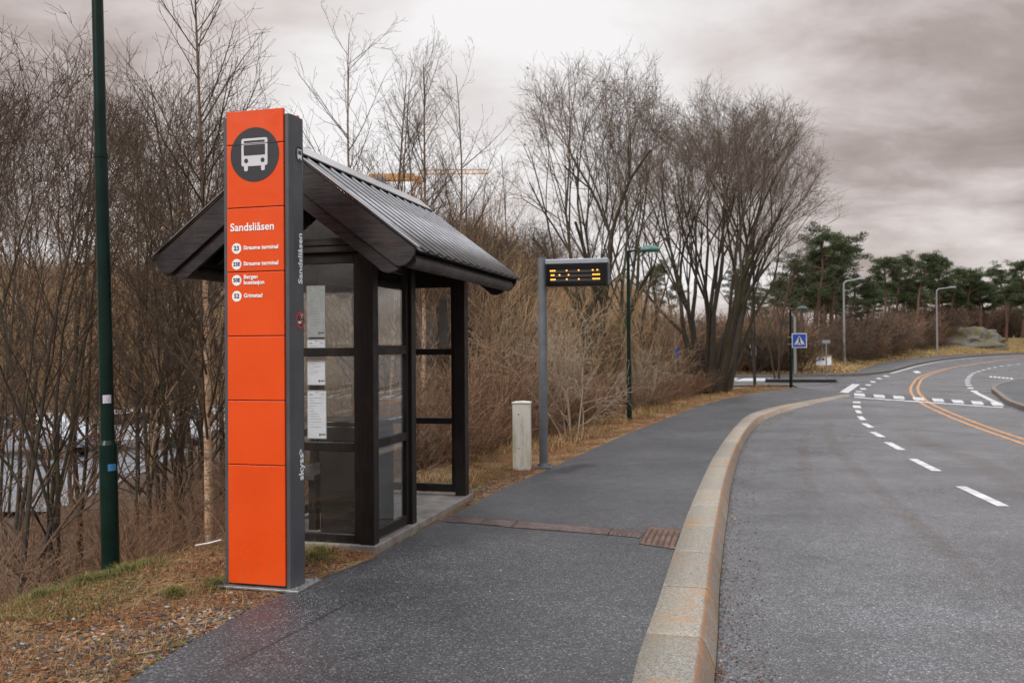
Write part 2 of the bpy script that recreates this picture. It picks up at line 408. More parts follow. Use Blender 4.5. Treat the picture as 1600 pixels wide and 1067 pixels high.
# ---- kerb stones of the bus stop
def resample(l,step):
    out=[l[0]]; acc=0
    for a,b in zip(l,l[1:]):
        L=math.dist(a,b); s=step-acc
        while s<L: 
            out.append((a[0]+(b[0]-a[0])*s/L,a[1]+(b[1]-a[1])*s/L)); s+=step
        acc=(acc+L)%step if L+acc>=step else acc+L
    out.append(l[-1]); return out
def nearest(l,p):
    best=None
    for a,b in zip(l,l[1:]):
        ax,ay=b[0]-a[0],b[1]-a[1]; t=((p[0]-a[0])*ax+(p[1]-a[1])*ay)/(ax*ax+ay*ay+1e-12); t=min(1,max(0,t))
        q=(a[0]+ax*t,a[1]+ay*t); d=math.dist(p,q)
        if best is None or d<best[0]: best=(d,q,(ax,ay))
    return best
kv=[];kf=[];ks=[];kt=[]
st=resample(kout,.1)
sec=[]
for p in st:
    a=nearest(kin,p)[1]; b=nearest(kbot,p)[1]
    sec.append((a,p,b))
for i in range(0,len(sec)-1):
    joint=(i%10==0)
    A,B=sec[i],sec[i+1]
    def prof(S,inset):
        (ix,iy),(ox,oy),(bx,by)=S; t=.1
        d=.006 if inset else 0
        z=H(oy); zr=HR(oy)
        e=(ox+(ix-ox)*t,oy+(iy-oy)*t); f=(ox+(bx-ox)*.18,oy+(by-oy)*.18)
        return [(ix,iy,z-.06),(ix,iy,z+.008-d),(*e,z+.010-d),(ox+(ix-ox)*.03,oy+(iy-oy)*.03,z+.002-d),(*f,z+.01-(z-zr)*.2-d),(bx,by,zr-.02)],[0,.05,.30,1.,.62,.45]
    hv=random.Random(i//10).uniform(-.003,.004)
    # every stone: closed joint groove between stones
    if joint:
        P=[A]+[tuple((a[0]*(1-q)+b[0]*q,a[1]*(1-q)+b[1]*q) for a,b in zip(A,B)) for q in (.17,.20)]+[B]; ins=[True,True,False,False]
    else: P=[A,B]; ins=[False,False]
    rows=[]
    for S,iN in zip(P,ins):
        pv,sv=prof(S,False); pv=[(x,y,z+hv) if k in (1,2,3) else (x,y,z) for k,(x,y,z) in enumerate(pv)]
        if iN: pv=[(x,y,z-.02) if k in (1,2,3,4) else (x,y,z) for k,(x,y,z) in enumerate(pv)]
        if iN: sv=[2.5]*6
        rows.append(len(kv)); kv+=pv; ks+=sv; kt+=[random.Random(i//10+50).random()]*6
    for r0,r1 in zip(rows,rows[1:]):
        for k in range(5): kf.append((r0+k,r0+k+1,r1+k+1,r1+k))
o=link('kerb',np_mesh('kerb',kv,kf,{'stain':ks,'tone':kt}),M['kerb']); o['kind']='structure'

# ---- road markings
def strip(l,w,z0=.004):
    out=[]
    for i,(a,b) in enumerate(zip(l,l[1:])):
        d=Vector((b[0]-a[0],b[1]-a[1]))
        if d.length<1e-6: continue
        d.normalize(); nx,ny=-d.y*w/2,d.x*w/2
        out.append([(a[0]-nx,a[1]-ny),(b[0]-nx,b[1]-ny),(b[0]+nx,b[1]+ny),(a[0]+nx,a[1]+ny)])
    return out
def ribbon(l,w):
    L=[];Rr=[]
    for i,p in enumerate(l):
        a=l[max(i-1,0)]; b=l[min(i+1,len(l)-1)]; d=Vector((b[0]-a[0],b[1]-a[1])).normalized()
        L.append((p[0]-d.y*w/2,p[1]+d.x*w/2)); Rr.append((p[0]+d.y*w/2,p[1]-d.x*w/2))
    return [[L[i],L[i+1],Rr[i+1],Rr[i]] for i in range(len(l)-1)]
quads=[]
dashes=[((1501,760),(1568,791)),((1426,717),(1464,736)),((1386.5,691),(1409,703)),((1363.5,675),(1379,683)),((1350,661.5),(1361.5,668)),((1343,650.5),(1349.5,656.5)),((1339.6,641),(1343.5,646)),((1338,633.5),(1340,637.5)),
        ((1338.5,627.3),(1339,629.8)),((1341,611),(1343.5,612.6)),((1347.5,606.5),(1350,608.6)),((1355,600.5),(1358.5,602.5)),((1362,595.5),(1366,597.8)),((1371,590.5),(1376,592.5)),((1381,586.6),(1388,588.5))]
for a,b in dashes: quads+=ribbon([V2(G(*a,HR)),V2(G(*b,HR))],.13 if a[1]>640 else .2)
for a,b in (((1502,611),(1506,613)),((1514,607),(1514,608.5))): pass
rd=px_line([(1562,631),(1543,622.5),(1527,614.5),(1518,608),(1513,601),(1512,594),(1517,586),(1527,581),(1547,575.5),(1577,570.5),(1640,564)],HR,8)
rdl=resample(rd,.25); n=len(rdl)
i=0
while i<n-4:
    if rdl[i][1]<G(1527,614.5,HR).y: quads+=ribbon(rdl[i:i+5],.16); i+=4
    else: quads+=ribbon(rdl[i:i+5],.2); i+=10
quads+=ribbon(px_line([(1392,583.4),(1410,578.5),(1440,570.5),(1480,563.6),(1540,558),(1600,555.3)],HR,4),.15)
quads.append([V2(G(x,y,HR)) for x,y in ((1312,612.8),(1325,614),(1344,600.6),(1332,599.6))])      # broad bar at the junction mouth
for k in range(6): quads.append([V2(G(1546+k*6.4+dx,587.6+k*.55+dy,HR)) for dx,dy in ((0,0),(4.6,.4),(4.6,2.2),(0,1.8))])
quads.append([V2(G(x,y,HR)) for x,y in ((1426,580.2),(1434,579.4),(1440,582.5),(1431,583.2))])
for a,b in ((1162,1206),(1100,1155)): quads.append([V2(G(x,y,HR)) for x,y in ((a,591),(b,590.8),(b-12,595.2),(a-16,595.4))])
o=sheet('lane_markings',quads,M['markw'],HR,.004)
yl=px_line([(1640,706),(1600,690),(1540,669.5),(1487,649),(1450,632),(1436,621),(1429,611),(1431,600.5),(1444,587.5),(1487,574.5),(1540,566.5),(1600,559.5),(1700,554)],HR,8)
def offs(l,o):
    out=[]
    for i,p in enumerate(l):
        a=l[max(i-1,0)]; b=l[min(i+1,len(l)-1)]; d=Vector((b[0]-a[0],b[1]-a[1])).normalized()
        out.append((p[0]-d.y*o,p[1]+d.x*o))
    return out
sheet('centre_line_markings',ribbon(offs(yl,.12),.09)+ribbon(offs(yl,-.12),.09),M['marky'],HR,.004)
# raised table with chequered ramp
def lp2(p,q,t): return (p[0]+(q[0]-p[0])*t,p[1]+(q[1]-p[1])*t)
cq=[]; TL0,TL1=(1334,614.2),(1547,628.6); dq=[]
for i in range(8):
    t=i/7; x,y=lp2(TL0,TL1,t); hh=4.3+.6*t; wv=16.5+1.2*t
    cq.append([V2(G(px,py,HR)) for px,py in ((x,y),(x+wv,y+1.1),(x+wv+2+2.5*t,y+hh+1.1),(x+1+3*t,y+hh))])
    x2=x+30.4*.5
    cq.append([V2(G(px,py,HR)) for px,py in ((x+1+3*t,y+hh+1.6),(x+17+3*t,y+hh+2.4),(x+17+3*t,y+hh+4.0),(x+1+3*t,y+hh+3.1))])
    if i<7: cq.append([V2(G(px,py,HR)) for px,py in ((x+17+3*t,y+hh+3.1),(x+31.5+3*t,y+hh+4.0),(x+31.5+3*t,y+hh+5.3),(x+17+3*t,y+hh+4.5))])
sheet('raised_table_ramp',[[V2(G(x,y,HR)) for x,y in ((1330,613.6),(1570,630.3),(1580,636.6),(1333,619.6))]],simple('dark_ramp_asphalt',(.06,.06,.065),.6,0,.3,6),HR,.003)
sheet('crossing_markings',cq,M['markw'],HR,.007)
# traffic islands
isl=px_line([(1700,678),(1600,642.5),(1572,631),(1557,619),(1549,611.5),(1556,605.5),(1575,600.5),(1600,596.5),(1700,588)],HR,6)
def HI(y): return HR(y)+.12
sheet('splitter_island',[isl],M['islandtop'],HI,0)
def skirt(name,l,m,z1,closed=False,w=.14,kind='structure'):
    bm=MB(); 
    inn=offs(l,-w) ; 
    for i in range(len(l)-1):
        a,b,c,e=l[i],l[i+1],inn[i+1],inn[i]
        bm.poly([(a[0],a[1],HR(a[1])-.02),(b[0],b[1],HR(b[1])-.02),(b[0],b[1],z1(b[1])+.01),(a[0],a[1],z1(a[1])+.01)])
        bm.poly([(a[0],a[1],z1(a[1])+.01),(b[0],b[1],z1(b[1])+.01),(c[0],c[1],z1(c[1])+.01),(e[0],e[1],z1(e[1])+.01)])
    o=bm.build(name,m,recalc=False); o['kind']=kind; return o
skirt('island_kerb',isl,simple('island_kerb_stone',(.16,.13,.11),.7),HI)
i2=[V2(G(x,y,HR)) for x,y in ((1196,597.4),(1306,597.6),(1307,596.2),(1290,595.4),(1200,595.2))]
sheet('refuge_island',[i2],M['islandtop'],HI,.0)
skirt('refuge_kerb',[i2[-1],i2[0],i2[1],i2[2],i2[3]],simple('refuge_kerb_stone',(.09,.08,.07),.7),HI,w=.1)
# grime bands along the wheel tracks of the bay
def band(name,l,w,m,h,dz):
    L=ribbon(l,w); vv=[];ff=[];fa=[]
    n=len(l)
    for i,p in enumerate(l):
        a=l[max(i-1,0)]; b=l[min(i+1,n-1)]; d=Vector((b[0]-a[0],b[1]-a[1])).normalized()
        e=min(1,i/4,(n-1-i)/4)
        for k,f in ((-1,0),(-.4,1),(.4,1),(1,0)):
            x,y=p[0]-d.y*w/2*k,p[1]+d.x*w/2*k; vv.append((x,y,h(y)+dz)); fa.append(f*e)
    for i in range(n-1):
        for k in range(3): ff.append((i*4+k,i*4+k+1,i*4+4+k+1,i*4+4+k))
    o=link(name,np_mesh(name,vv,ff,{'fade':fa}),m); o['kind']='structure'; return o
band('road_grime_streak',px_line([(1570,940),(1480,860),(1400,790),(1340,735),(1306,700),(1294,672),(1300,655)],HR,6),.26,M['streak'],HR,.002)
band('road_grime_streak',px_line([(1275,800),(1262,740),(1255,700),(1262,670)],HR,6),.22,M['streak'],HR,.0025)
band('road_grime_streak',px_line([(1640,800),(1560,740),(1500,712),(1440,690),(1400,665)],HR,6),.5,M['streak'],HR,.0025)
band('tar_seam',px_line([(330,1052),(400,1018),(455,990),(510,960),(560,935)],H,6),.03,M['patch'],H,.002)
band('repair_patch',px_line([(868,741),(880,735),(905,729),(928,724)],H,6),.42,M['patch'],H,.002)

# ------------------------------------------------------------------ ground with the verge falling away on the left
pl_np=np.array(pleft)
def sstep(a,b,x): t=np.clip((x-a)/(b-a),0,1); return t*t*(3-2*t)
lx=np.interp
py_=pl_np[:,1]; px_=pl_np[:,0]; order=np.argsort(py_); py_s=py_[order]; px_s=px_[order]
ki=np.array(kin); ko=np.argsort(ki[:,1]); kiy=ki[ko,1]; kix=ki[ko,0]
def vnoise(x,y,s,seed=0):
    r=np.random.RandomState(seed); g=r.rand(64,64); u=x/s; v=y/s; i=np.floor(u).astype(int); j=np.floor(v).astype(int); fu=u-i; fv=v-j
    fu=fu*fu*(3-2*fu); fv=fv*fv*(3-2*fv)
    a=g[i%64,j%64]; b=g[(i+1)%64,j%64]; c=g[i%64,(j+1)%64]; d=g[(i+1)%64,(j+1)%64]
    return (a*(1-fu)+b*fu)*(1-fv)+(c*(1-fu)+d*fu)*fv-.5
Hn=lambda y: np.interp(y,[a for a,_ in HK],[b for _,b in HK])
Kn=lambda y: np.interp(y,[a for a,_ in KK],[b for _,b in KK])
def ground_z(x,y):
    x=np.asarray(x,float); y=np.asarray(y,float)
    s=np.interp(y,py_s,px_s)-x                     # metres left of the path
    s=np.where(y>36,20,s)
    h=Hn(y)
    bank=np.interp(y,[-5,8,14,20,28,34],[2.0,2.15,1.6,1.4,1.0,.35])
    deep=2.2*sstep(31,36,y)*sstep(-2,-16,x)
    dep=np.where(y<34,bank*(1-sstep(30,34,y))+.2*sstep(30,34,y),0)
    down=-(dep+0*deep)*sstep(1.3,5.5,s)-deep*(y>=34)-deep*(y<34)*sstep(31,34,y)
    down=np.where((x<-9)&(y<36),np.minimum(down,-2.2),down)
    n=(vnoise(x,y,.45,1)*.05+vnoise(x,y,.16,2)*.03+vnoise(x,y,1.3,3)*.10)*sstep(.02,.5,s)
    zv=h+down+n*(s>0)
    kx=np.interp(y,kiy,kix); onroad=(x>kx-.0)
    paved=(s<0)
    z=np.where(paved,h-.035,zv)
    z=np.where(paved&(onroad|(y>31)),h-Kn(y)-.06,z)
    # beyond the junction: the bank behind the far pavement
    fy=np.interp(x,FTX,FTY); fky=np.interp(x,FKX,FKY)
    z=np.where((y>33)&(x>-3)&(y<fky),np.minimum(z,h-.08) if True else z,z)
    z=np.where((y>=fky)&(x>-3)&(y>33),h-.02,z)
    bankup=sstep(0,14,y-fy)*1.6*(x>-3)+vnoise(x,y,2.5,5)*.25*sstep(0,2,y-fy)
    z=np.where((y>=fy)&(x>-3)&(y>33),h+.06+bankup,z)
    tg=(x<np.interp(y,[30,40],[13.,13.]))&(y<TONGUE)&(s>0)&(y>26)
    return z
FT=np.array(ft); FK=np.array(fk); o1=np.argsort(FT[:,0]); FTX=FT[o1,0]; FTY=FT[o1,1]; o2=np.argsort(FK[:,0]); FKX=FK[o2,0]; FKY=FK[o2,1]
TONGUE=40
def axis(segs):
    out=[]
    for a,b,st in segs: out+=list(np.arange(a,b,st))
    return np.array(out+[segs[-1][1]])
gx=axis([(-400,-60,20),(-60,-20,2),(-20,-7,.5),(-7,4,.09),(4,16,.35),(16,60,1.2),(60,500,20)])
gy=axis([(-60,-4,4),(-4,3,.6),(3,13,.09),(13,24,.25),(24,50,.4),(50,110,1.5),(110,700,25)])
XX,YY=np.meshgrid(gx,gy); ZZ=ground_z(XX,YY)
# everything left of the path edge on the near tongue must cover the side road's near edge only up to it
nx,ny=len(gx),len(gy); idx=np.arange(nx*ny).reshape(ny,nx)
gf=np.stack([idx[:-1,:-1],idx[:-1,1:],idx[1:,1:],idx[1:,:-1]],-1).reshape(-1,4)
# side road region: keep the ground under it
sn=np.array(side_near); so=np.argsort(sn[:,0]); sny=np.interp(XX,sn[so,0],sn[so,1])
m_=(XX>-3)&(YY>sny-.3)&(YY<np.interp(XX,FKX,FKY))&(YY>30)
ZZ=np.where(m_,Hn(YY)-.06,ZZ)
mm=(XX>-3)&(YY>26)&(YY<=sny-.3)&(XX<12.5)&(np.interp(YY,py_s,px_s)-XX>0)
ZZ=np.where(mm&(ZZ>Hn(YY)-.4),np.minimum(ZZ,Hn(YY)+.06),ZZ)
gm=np_mesh('ground',np.stack([XX.ravel(),YY.ravel(),ZZ.ravel()],-1),gf,smooth=True)
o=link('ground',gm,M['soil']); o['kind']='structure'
def GZ(x,y):
    i=min(max(np.searchsorted(gx,x)-1,0),nx-2); j=min(max(np.searchsorted(gy,y)-1,0),ny-2)
    fu=(x-gx[i])/(gx[i+1]-gx[i]); fv=(y-gy[j])/(gy[j+1]-gy[j])
    return float((ZZ[j,i]*(1-fu)+ZZ[j,i+1]*fu)*(1-fv)+(ZZ[j+1,i]*(1-fu)+ZZ[j+1,i+1]*fu)*fv)
def GZa(x,y):
    i=np.clip(np.searchsorted(gx,x)-1,0,nx-2); j=np.clip(np.searchsorted(gy,y)-1,0,ny-2)
    fu=(x-gx[i])/(gx[i+1]-gx[i]); fv=(y-gy[j])/(gy[j+1]-gy[j])
    return (ZZ[j,i]*(1-fu)+ZZ[j,i+1]*fu)*(1-fv)+(ZZ[j+1,i]*(1-fu)+ZZ[j+1,i+1]*fu)*fv
# lower car park seen through the thicket
cp=[(-40,20),(-9.5,20),(-6.6,27),(-8.5,38),(-15,44),(-45,46)]
cpz=max(GZ(x,y) for x in range(-30,-11,3) for y in range(22,36,3))
MB().poly([(x,y,cpz+.06) for x,y in cp]).build('car_park',simple('wet_pale_asphalt',(.17,.18,.20),.28,0,.2,1.5),recalc=False)['kind']='structure'

# ------------------------------------------------------------------ bus stop column
SRZ=math.atan2(-.2577,.9662)
Cc=G(457,923.5)
ex=Vector((math.cos(SRZ),math.sin(SRZ),0)); ey=Vector((-ex.y,ex.x,0))
tot=empty('bus_stop_pylon',Cc-ex*.259+ey*.1,SRZ,'tall orange bus stop column with grey sides, white stop name and route numbers','bus stop sign')
tot.location.z=0
hw=.259
MB().box(-.315,.325,-.14,.17,.0,.016,.003).build('base_plate',M['galv'],tot)
for bx,by in ((-.29,-.115),(.30,-.115),(-.29,.145),(.30,.145)):
    MB().cyl(bx,by,.016,.024,.018,n=6).cyl(bx,by,.024,.036,.008,n=10).build('bolt',M['galv'],tot)
for s in (-1,1):
    o=[(s*hw,-.062),(s*(hw-.014),-.098),(s*(hw-.042),-.098),(s*(hw-.042),.098),(s*(hw-.014),.098),(s*hw,.062)]
    MB().prism(o,'z',.017,3.175,.002).build('side_frame',M['grey'],tot)
MB().box(-hw+.043,hw-.043,-.085,.085,.02,3.17).build('core',M['black'],tot)
seams=[.03,.83,1.262,1.694,2.126,2.558,2.985,3.215]
for i,(a,b) in enumerate(zip(seams,seams[1:])):
    MB().box(-hw+.046,hw-.046,-.112,-.086,a+.003,b-.003,.003).build('panel',M['orange'],tot)
    MB().box(-hw+.046,hw-.046,.086,.11,a+.003,b-.003,.003).build('rear_panel',M['orange'],tot)
FY=-.1135
def tri_poly(bm,pts,y=FY): bm.poly([(x,y,z) for x,z in pts])
def disc(cx,cz,r,y,name,m,parent,n=48,zlo=None,zhi=None):
    bm=MB()
    pts=[(cx+r*math.cos(2*math.pi*k/n),cz+r*math.sin(2*math.pi*k/n)) for k in range(n)]
    bm.prism(pts,'y',y,y+.0015)
    return bm.build(name,m,parent)
def text(s,size,m,parent,M4,name,bold=0,ex=.0006,ax='LEFT',sx=1.):
    cu=bpy.data.curves.new(name,'FONT'); cu.body=s; cu.size=size; cu.align_x=ax; cu.align_y='CENTER'; cu.extrude=ex; cu.offset=bold; cu.resolution_u=3
    t=bpy.data.objects.new('tmp',cu); C.objects.link(t); dg=bpy.context.evaluated_depsgraph_get(); dg.update()
    me=bpy.data.meshes.new_from_object(t.evaluated_get(dg)); bpy.data.objects.remove(t,do_unlink=True)
    me.transform(Matrix.Diagonal((sx,1,1,1))); me.transform(M4); me.materials.clear()
    return link(name,me,m,parent)
FACE=Matrix(((1,0,0,0),(0,0,-1,0),(0,1,0,0),(0,0,0,1)))   # text plane to the x-z plane, reading from -y
def front(x,z,y=FY-.0015): return Matrix.Translation((x,y,z))@FACE
# bus symbol
bs=disc(.0,2.912,.183,FY-.0005,'bus_symbol',M['dgrey'],tot)
bm=MB()
def rbox(bm,x0,x1,z0,z1,r,y=FY-.0025):
    pts=[]
    for cx,cz,a0 in ((x1-r,z1-r,0),(x0+r,z1-r,90),(x0+r,z0+r,180),(x1-r,z0+r,270)):
        for k in range(5): a=R(a0+k*22.5); pts.append((cx+r*math.cos(a),cz+r*math.sin(a)))
    bm.prism(pts,'y',y,y+.0015)
bm2=MB(); rbox(bm2,-.098,.098,2.835,3.022,.014); rbox(bm2,-.078,-.050,2.802,2.85,.01,FY-.0026); rbox(bm2,.050,.078,2.802,2.85,.01,FY-.0026)
bm2.build('bus_outline',M['silverprint'],bs)
bm3=MB(); rbox(bm3,-.080,.080,2.908,2.978,.006,FY-.0045); rbox(bm3,-.078,.078,2.993,3.006,.004,FY-.0046)
for s in (-1,1): bm3.prism([(s*.062+.015*math.cos(k*.5236),2.872+.015*math.sin(k*.5236)) for k in range(12)],'y',FY-.0046,FY-.0035)
bm3.box(-.18,.18,FY-.005,FY-.004,2.9835,2.9865)
bm3.build('bus_windows',M['dgrey'],bs)
text('Sandsliåsen',.074,M['white'],tot,front(-.187,2.425),'stop_name',.0013)
rows=[(2.285,'23','Straume terminal'),(2.178,'23E','Straume terminal'),(2.070,'50E','Bergen\nbusstasjon'),(1.963,'52','Grimstad')]
for z,nb_,ds in rows:
    d_=disc(-.140,z,.036,FY-.0005,'route_number',M['white'],tot,32)
    text(nb_,.042 if len(nb_)<3 else .036,M['navy'],d_,front(-.140,z+.001,FY-.0022),'number',.0008,ax='CENTER')
    text(ds,.0375,M['white'],tot,front(-.086,z+.002),'destination_name',.0011)
# side writing: x-plane at x=hw, reading bottom to top, seen from +x
SIDE=Matrix(((0,0,1,0),(0,1,0,0),(-1,0,0,0),(0,0,0,1)))
def side(y,z): # local text x -> +z ; text up -> -y ; normal -> +x
    return Matrix(((0,0,1,hw+.001),(0,-1,0,y),(1,0,0,z),(0,0,0,1)))
text('Sandsliåsen',.077,M['white'],tot,side(.028,2.045),'side_stop_name',.0018)
text('skyss',.088,M['white'],tot,side(.028,.715),'operator_name',.0018)
bmv=MB(); 
for a,b in (((-.025,.985),(.0,1.01)),((.0,1.01),(.030,.955))): pass
bmv.prism([(-.002,.890),(.018,.915),(.038,.890),(.038,.903),(.018,.930),(-.002,.903)],'x',hw+.0005,hw+.0015); bmv.build('operator_mark',M['white'],tot)
def sdisc(z,r,name,m,parent,x=hw+.0006,y0=.022):
    return MB().prism([(y0+r*.95*math.cos(k*.2618),z+r*math.sin(k*.2618)) for k in range(24)],'x',x,x+.001).build(name,m,parent)
s1=sdisc(2.925,.056,'side_bus_symbol',M['navy'],tot)
b4=MB().prism([(-.006,2.898),(.05,2.898),(.05,2.958),(-.006,2.958)],'x',hw+.0017,hw+.0025); b4.prism([(-.002,2.888),(.008,2.888),(.008,2.899),(-.002,2.899)],'x',hw+.0017,hw+.0025); b4.prism([(.036,2.888),(.046,2.888),(.046,2.899),(.036,2.899)],'x',hw+.0017,hw+.0025)
b4.build('bus_outline',M['white'],s1)
MB().prism([(.0,2.922),(.044,2.922),(.044,2.950),(.0,2.950)],'x',hw+.0027,hw+.0032).build('bus_windows',M['navy'],s1)
ns=MB(); 
for k in range(24):
    a,b=k*.2618,(k+1)*.2618; r1,r0=.058,.047; y0=.022; z0=1.80
    ns.prism([(y0+r1*math.cos(a),z0+r1*math.sin(a)),(y0+r1*math.cos(b),z0+r1*math.sin(b)),(y0+r0*math.cos(b),z0+r0*math.sin(b)),(y0+r0*math.cos(a),z0+r0*math.sin(a))],'x',hw+.0006,hw+.0016)
ns.prism([(-.016,1.846),(-.008,1.848),(.058,1.756),(.050,1.752)],'x',hw+.0030,hw+.0036)
nso=ns.build('no_smoking_symbol',M['red'],tot)
MB().prism([(-.008,1.778),(.036,1.778),(.036,1.792),(-.008,1.792)],'x',hw+.0018,hw+.0026).tube([(hw+.002,.04,1.79),(hw+.002,.052,1.81),(hw+.002,.036,1.82),(hw+.002,.046,1.84),(hw+.002,.026,1.835)],.003,6).build('cigarette',M['white'],nso)

# ------------------------------------------------------------------ shelter
P0=G(584,863)
sh=empty('bus_shelter',(P0.x,P0.y,0),SRZ,'dark timber bus shelter with glazed walls and ribbed black gable roof','bus shelter')
W=1.17; LN=2.46; RT=2.33; SL=.76; XR=.52; XL=-1.69; XM=-.585; YN=-.40; YF=2.55
# floor slab
MB().box(-W-.05,.03,-.02,LN+.05,-.10,.055,.008).build('floor_slab',M['concrete'],sh)
def post(x0,x1,y0,y1,z1=2.37,nm='post'): return MB().box(x0,x1,y0,y1,.04,z1,.006).build(nm,M['wood'],sh)
post(-.115,0,0,.115); post(-W,-W+.11,0,.115); post(-.11,-.003,.84,.945); post(-.115,0,LN-.125,LN); post(-W,-W+.11,LN-.12,LN); post(-W,-W+.10,1.15,1.26)
MB().box(-.012,.006,-.004,.02,.06,2.36,.003).build('corner_trim',M['wood'],sh)
# window frames: (plane, extents, rails)
def frame_y(y0,y1,x0,x1,zs,st,nm='window_frame'):        # wall facing y, between x0 and x1; zs rails (z0,z1)
    b=MB()
    b.box(x0,x0+st,y0,y1,zs[0][0],zs[-1][1],.004); b.box(x1-st,x1,y0,y1,zs[0][0],zs[-1][1],.004)
    for a,c in zs: b.box(x0+st,x1-st,y0+.001,y1-.001,a,c,.004)
    f=b.build(nm,M['wood'],sh)
    for (a,c),(d_,e) in zip(zs,zs[1:]):
        MB().box(x0+st-.005,x1-st+.005,(y0+y1)/2-.003,(y0+y1)/2+.003,c-.005,d_+.005).build('pane',M['glass'],f)
    return f
def frame_x(x0,x1,y0,y1,zs,st,nm='window_frame'):
    b=MB()
    b.box(x0,x1,y0,y0+st,zs[0][0],zs[-1][1],.004); b.box(x0,x1,y1-st,y1,zs[0][0],zs[-1][1],.004)
    for a,c in zs: b.box(x0+.001,x1-.001,y0+st,y1-st,a,c,.004)
    f=b.build(nm,M['wood'],sh)
    for (a,c),(d_,e) in zip(zs,zs[1:]):
        MB().box((x0+x1)/2-.003,(x0+x1)/2+.003,y0+st-.005,y1-st+.005,c-.005,d_+.005).build('pane',M['glass'],f)
    return f
zs=[(.045,.125),(.785,.855),(1.545,1.615),(2.29,2.368)]
frame_y(.02,.07,-W+.112,-.117,zs,.055)
zf=[(.085,.165),(.80,.865),(1.535,1.60),(2.25,2.368)]
frame_y(LN-.08,LN-.03,-W+.112,-.117,zf,.05)
frame_x(-.075,-.03,.117,.838,[(.075,.145),(.80,.87),(1.555,1.63),(2.25,2.368)],.055)
frame_x(-W+.03,-W+.08,.117,1.148,[(.085,.165),(.80,.865),(1.535,1.60),(2.25,2.368)],.05)
frame_x(-W+.03,-W+.08,1.262,LN-.122,[(.085,.165),(.80,.865),(1.535,1.60),(2.25,2.368)],.05)
# header beams
MB().box(-W-.02,.012,-.022,-.002,2.375,2.425,.004).box(-W-.02,-.02,-.034,-.004,2.429,2.485,.004).build('header_board',M['woodx'],sh)
MB().box(-W,0,.0,.11,2.37,2.48,.004).build('tie_beam',M['wood'],sh); MB().box(-W,0,LN-.11,LN,2.37,2.48,.004).build('tie_beam',M['wood'],sh)
MB().box(-.11,-.001,-.36,LN+.06,2.482,2.58,.004).build('wall_plate',M['wood'],sh); MB().box(-W+.001,-W+.11,-.36,LN+.06,2.482,2.58,.004).build('wall_plate',M['wood'],sh)
# fascia boards: two a side, front and rear
def barge(y0,y1,drop0,drop1,cut,s,nm,m):
    def X(dx): return XM+s*(XR-XM-dx)
    def top(dx): return RT+dx*SL
    pts=[(X(cut),top(cut)-drop0)]
    full=XR-XM
    if drop0==0:
        a=[(0,0),(.012,-.045),(.04,-.085),(.075,-.115),(.125,-.125)]
        pts=[(X(dx),RT+dz) for dx,dz in a]; 
        e=.16
        pts+= [(X(e),top(e)-drop1)]
        pts+=[(XM,top(full)-drop1),(XM,top(full))]
    else:
        a=[(.125,drop0),(.15,None)]
        pts=[(X(.13),RT-.127),(X(.17),RT-.155),(X(.22),RT-.168),(X(.27),RT-.16),(X(.33),top(.33)-drop1),(XM,top(full)-drop1),(XM,top(full)-drop0)]
    return MB().prism(pts,'y',y0,y1,.003).build(nm,m,sh)
for s in (1,-1):
    barge(YN,YN+.028,0,.235,0,s,'barge_board',M['woodx'])
    barge(YN+.03,YN+.056,.20,.36,.1,s,'lower_barge_board',M['woodx'])
    barge(YF-.028,YF,0,.235,0,s,'barge_board',M['woodx'])
    barge(YF-.056,YF-.03,.20,.36,.1,s,'lower_barge_board',M['woodx'])
# soffit boarding, rafters
for s in (1,-1):
    def X(dx): return XM+s*(XR-XM-dx)
    full=XR-XM
    MB().prism([(X(.03),RT-.035+.03*SL),(X(.03),RT-.015+.03*SL),(XM,RT-.015+full*SL),(XM,RT-.035+full*SL)],'y',YN+.058,YF-.058).build('roof_boarding',M['wood'],sh)
    for k in range(4):
        y=.15+k*.72
        MB().prism([(X(.06),RT-.04+.06*SL),(XM,RT-.04+full*SL),(XM,RT-.15+full*SL),(X(.16),RT-.15+.16*SL)],'y',y,y+.05).build('rafter',M['wood'],sh)
    # ribbed sheet: trapezoid profile across y, running up the slope
    vv=[];ff=[]; ys=[];zz=[]
    pitch_=.199; y=YN-.006
    while y<YF+.004:
        for dy,dz in ((0,0),(.140,0),(.168,.021),(.186,.021)): ys.append(min(y+dy,YF+.006)); zz.append(dz)
        y+=pitch_
    nrx,nrz=s*SL/math.hypot(1,SL),1/math.hypot(1,SL)
    for (dx,base) in ((-.035,.012),(full-.02,.012)):
        for yy,dz in zip(ys,zz): vv.append((X(dx)+nrx*dz*1,yy,RT+dx*SL+base+dz*nrz))
    n_=len(ys)
    for i in range(n_-1): ff.append((i,i+1,n_+i+1,n_+i))
    me=np_mesh('roof_sheet',vv,ff); o=link('roof_sheet',me,M['roof'],sh)
    rb=MB(); y=YN-.006+.126
    while y<YF:
        rb.prism([(X(-.036),RT-.036*SL+.010),(X(full-.03),RT+(full-.03)*SL+.010),(X(full-.03),RT+(full-.03)*SL+.0255),(X(-.036),RT-.036*SL+.0255)],'y',y,y+.012); y+=pitch_
    rb.build('rib_shade_strips',M['black'],sh)  # black strips added to imitate the dark reflections on the rib sides
    so=o.modifiers.new('s','SOLIDIFY'); so.thickness=.003
    # sheet edge flashing on the gable
    MB().prism([(X(-.02),RT+.004-.02*SL+.02),(XM,RT+full*SL+.020),(XM,RT+full*SL+.034),(X(-.02),RT-.02*SL+.036)],'y',YN-.016,YN+.05).build('edge_flashing',M['roof'],sh)
RZ=RT+(XR-XM)*SL
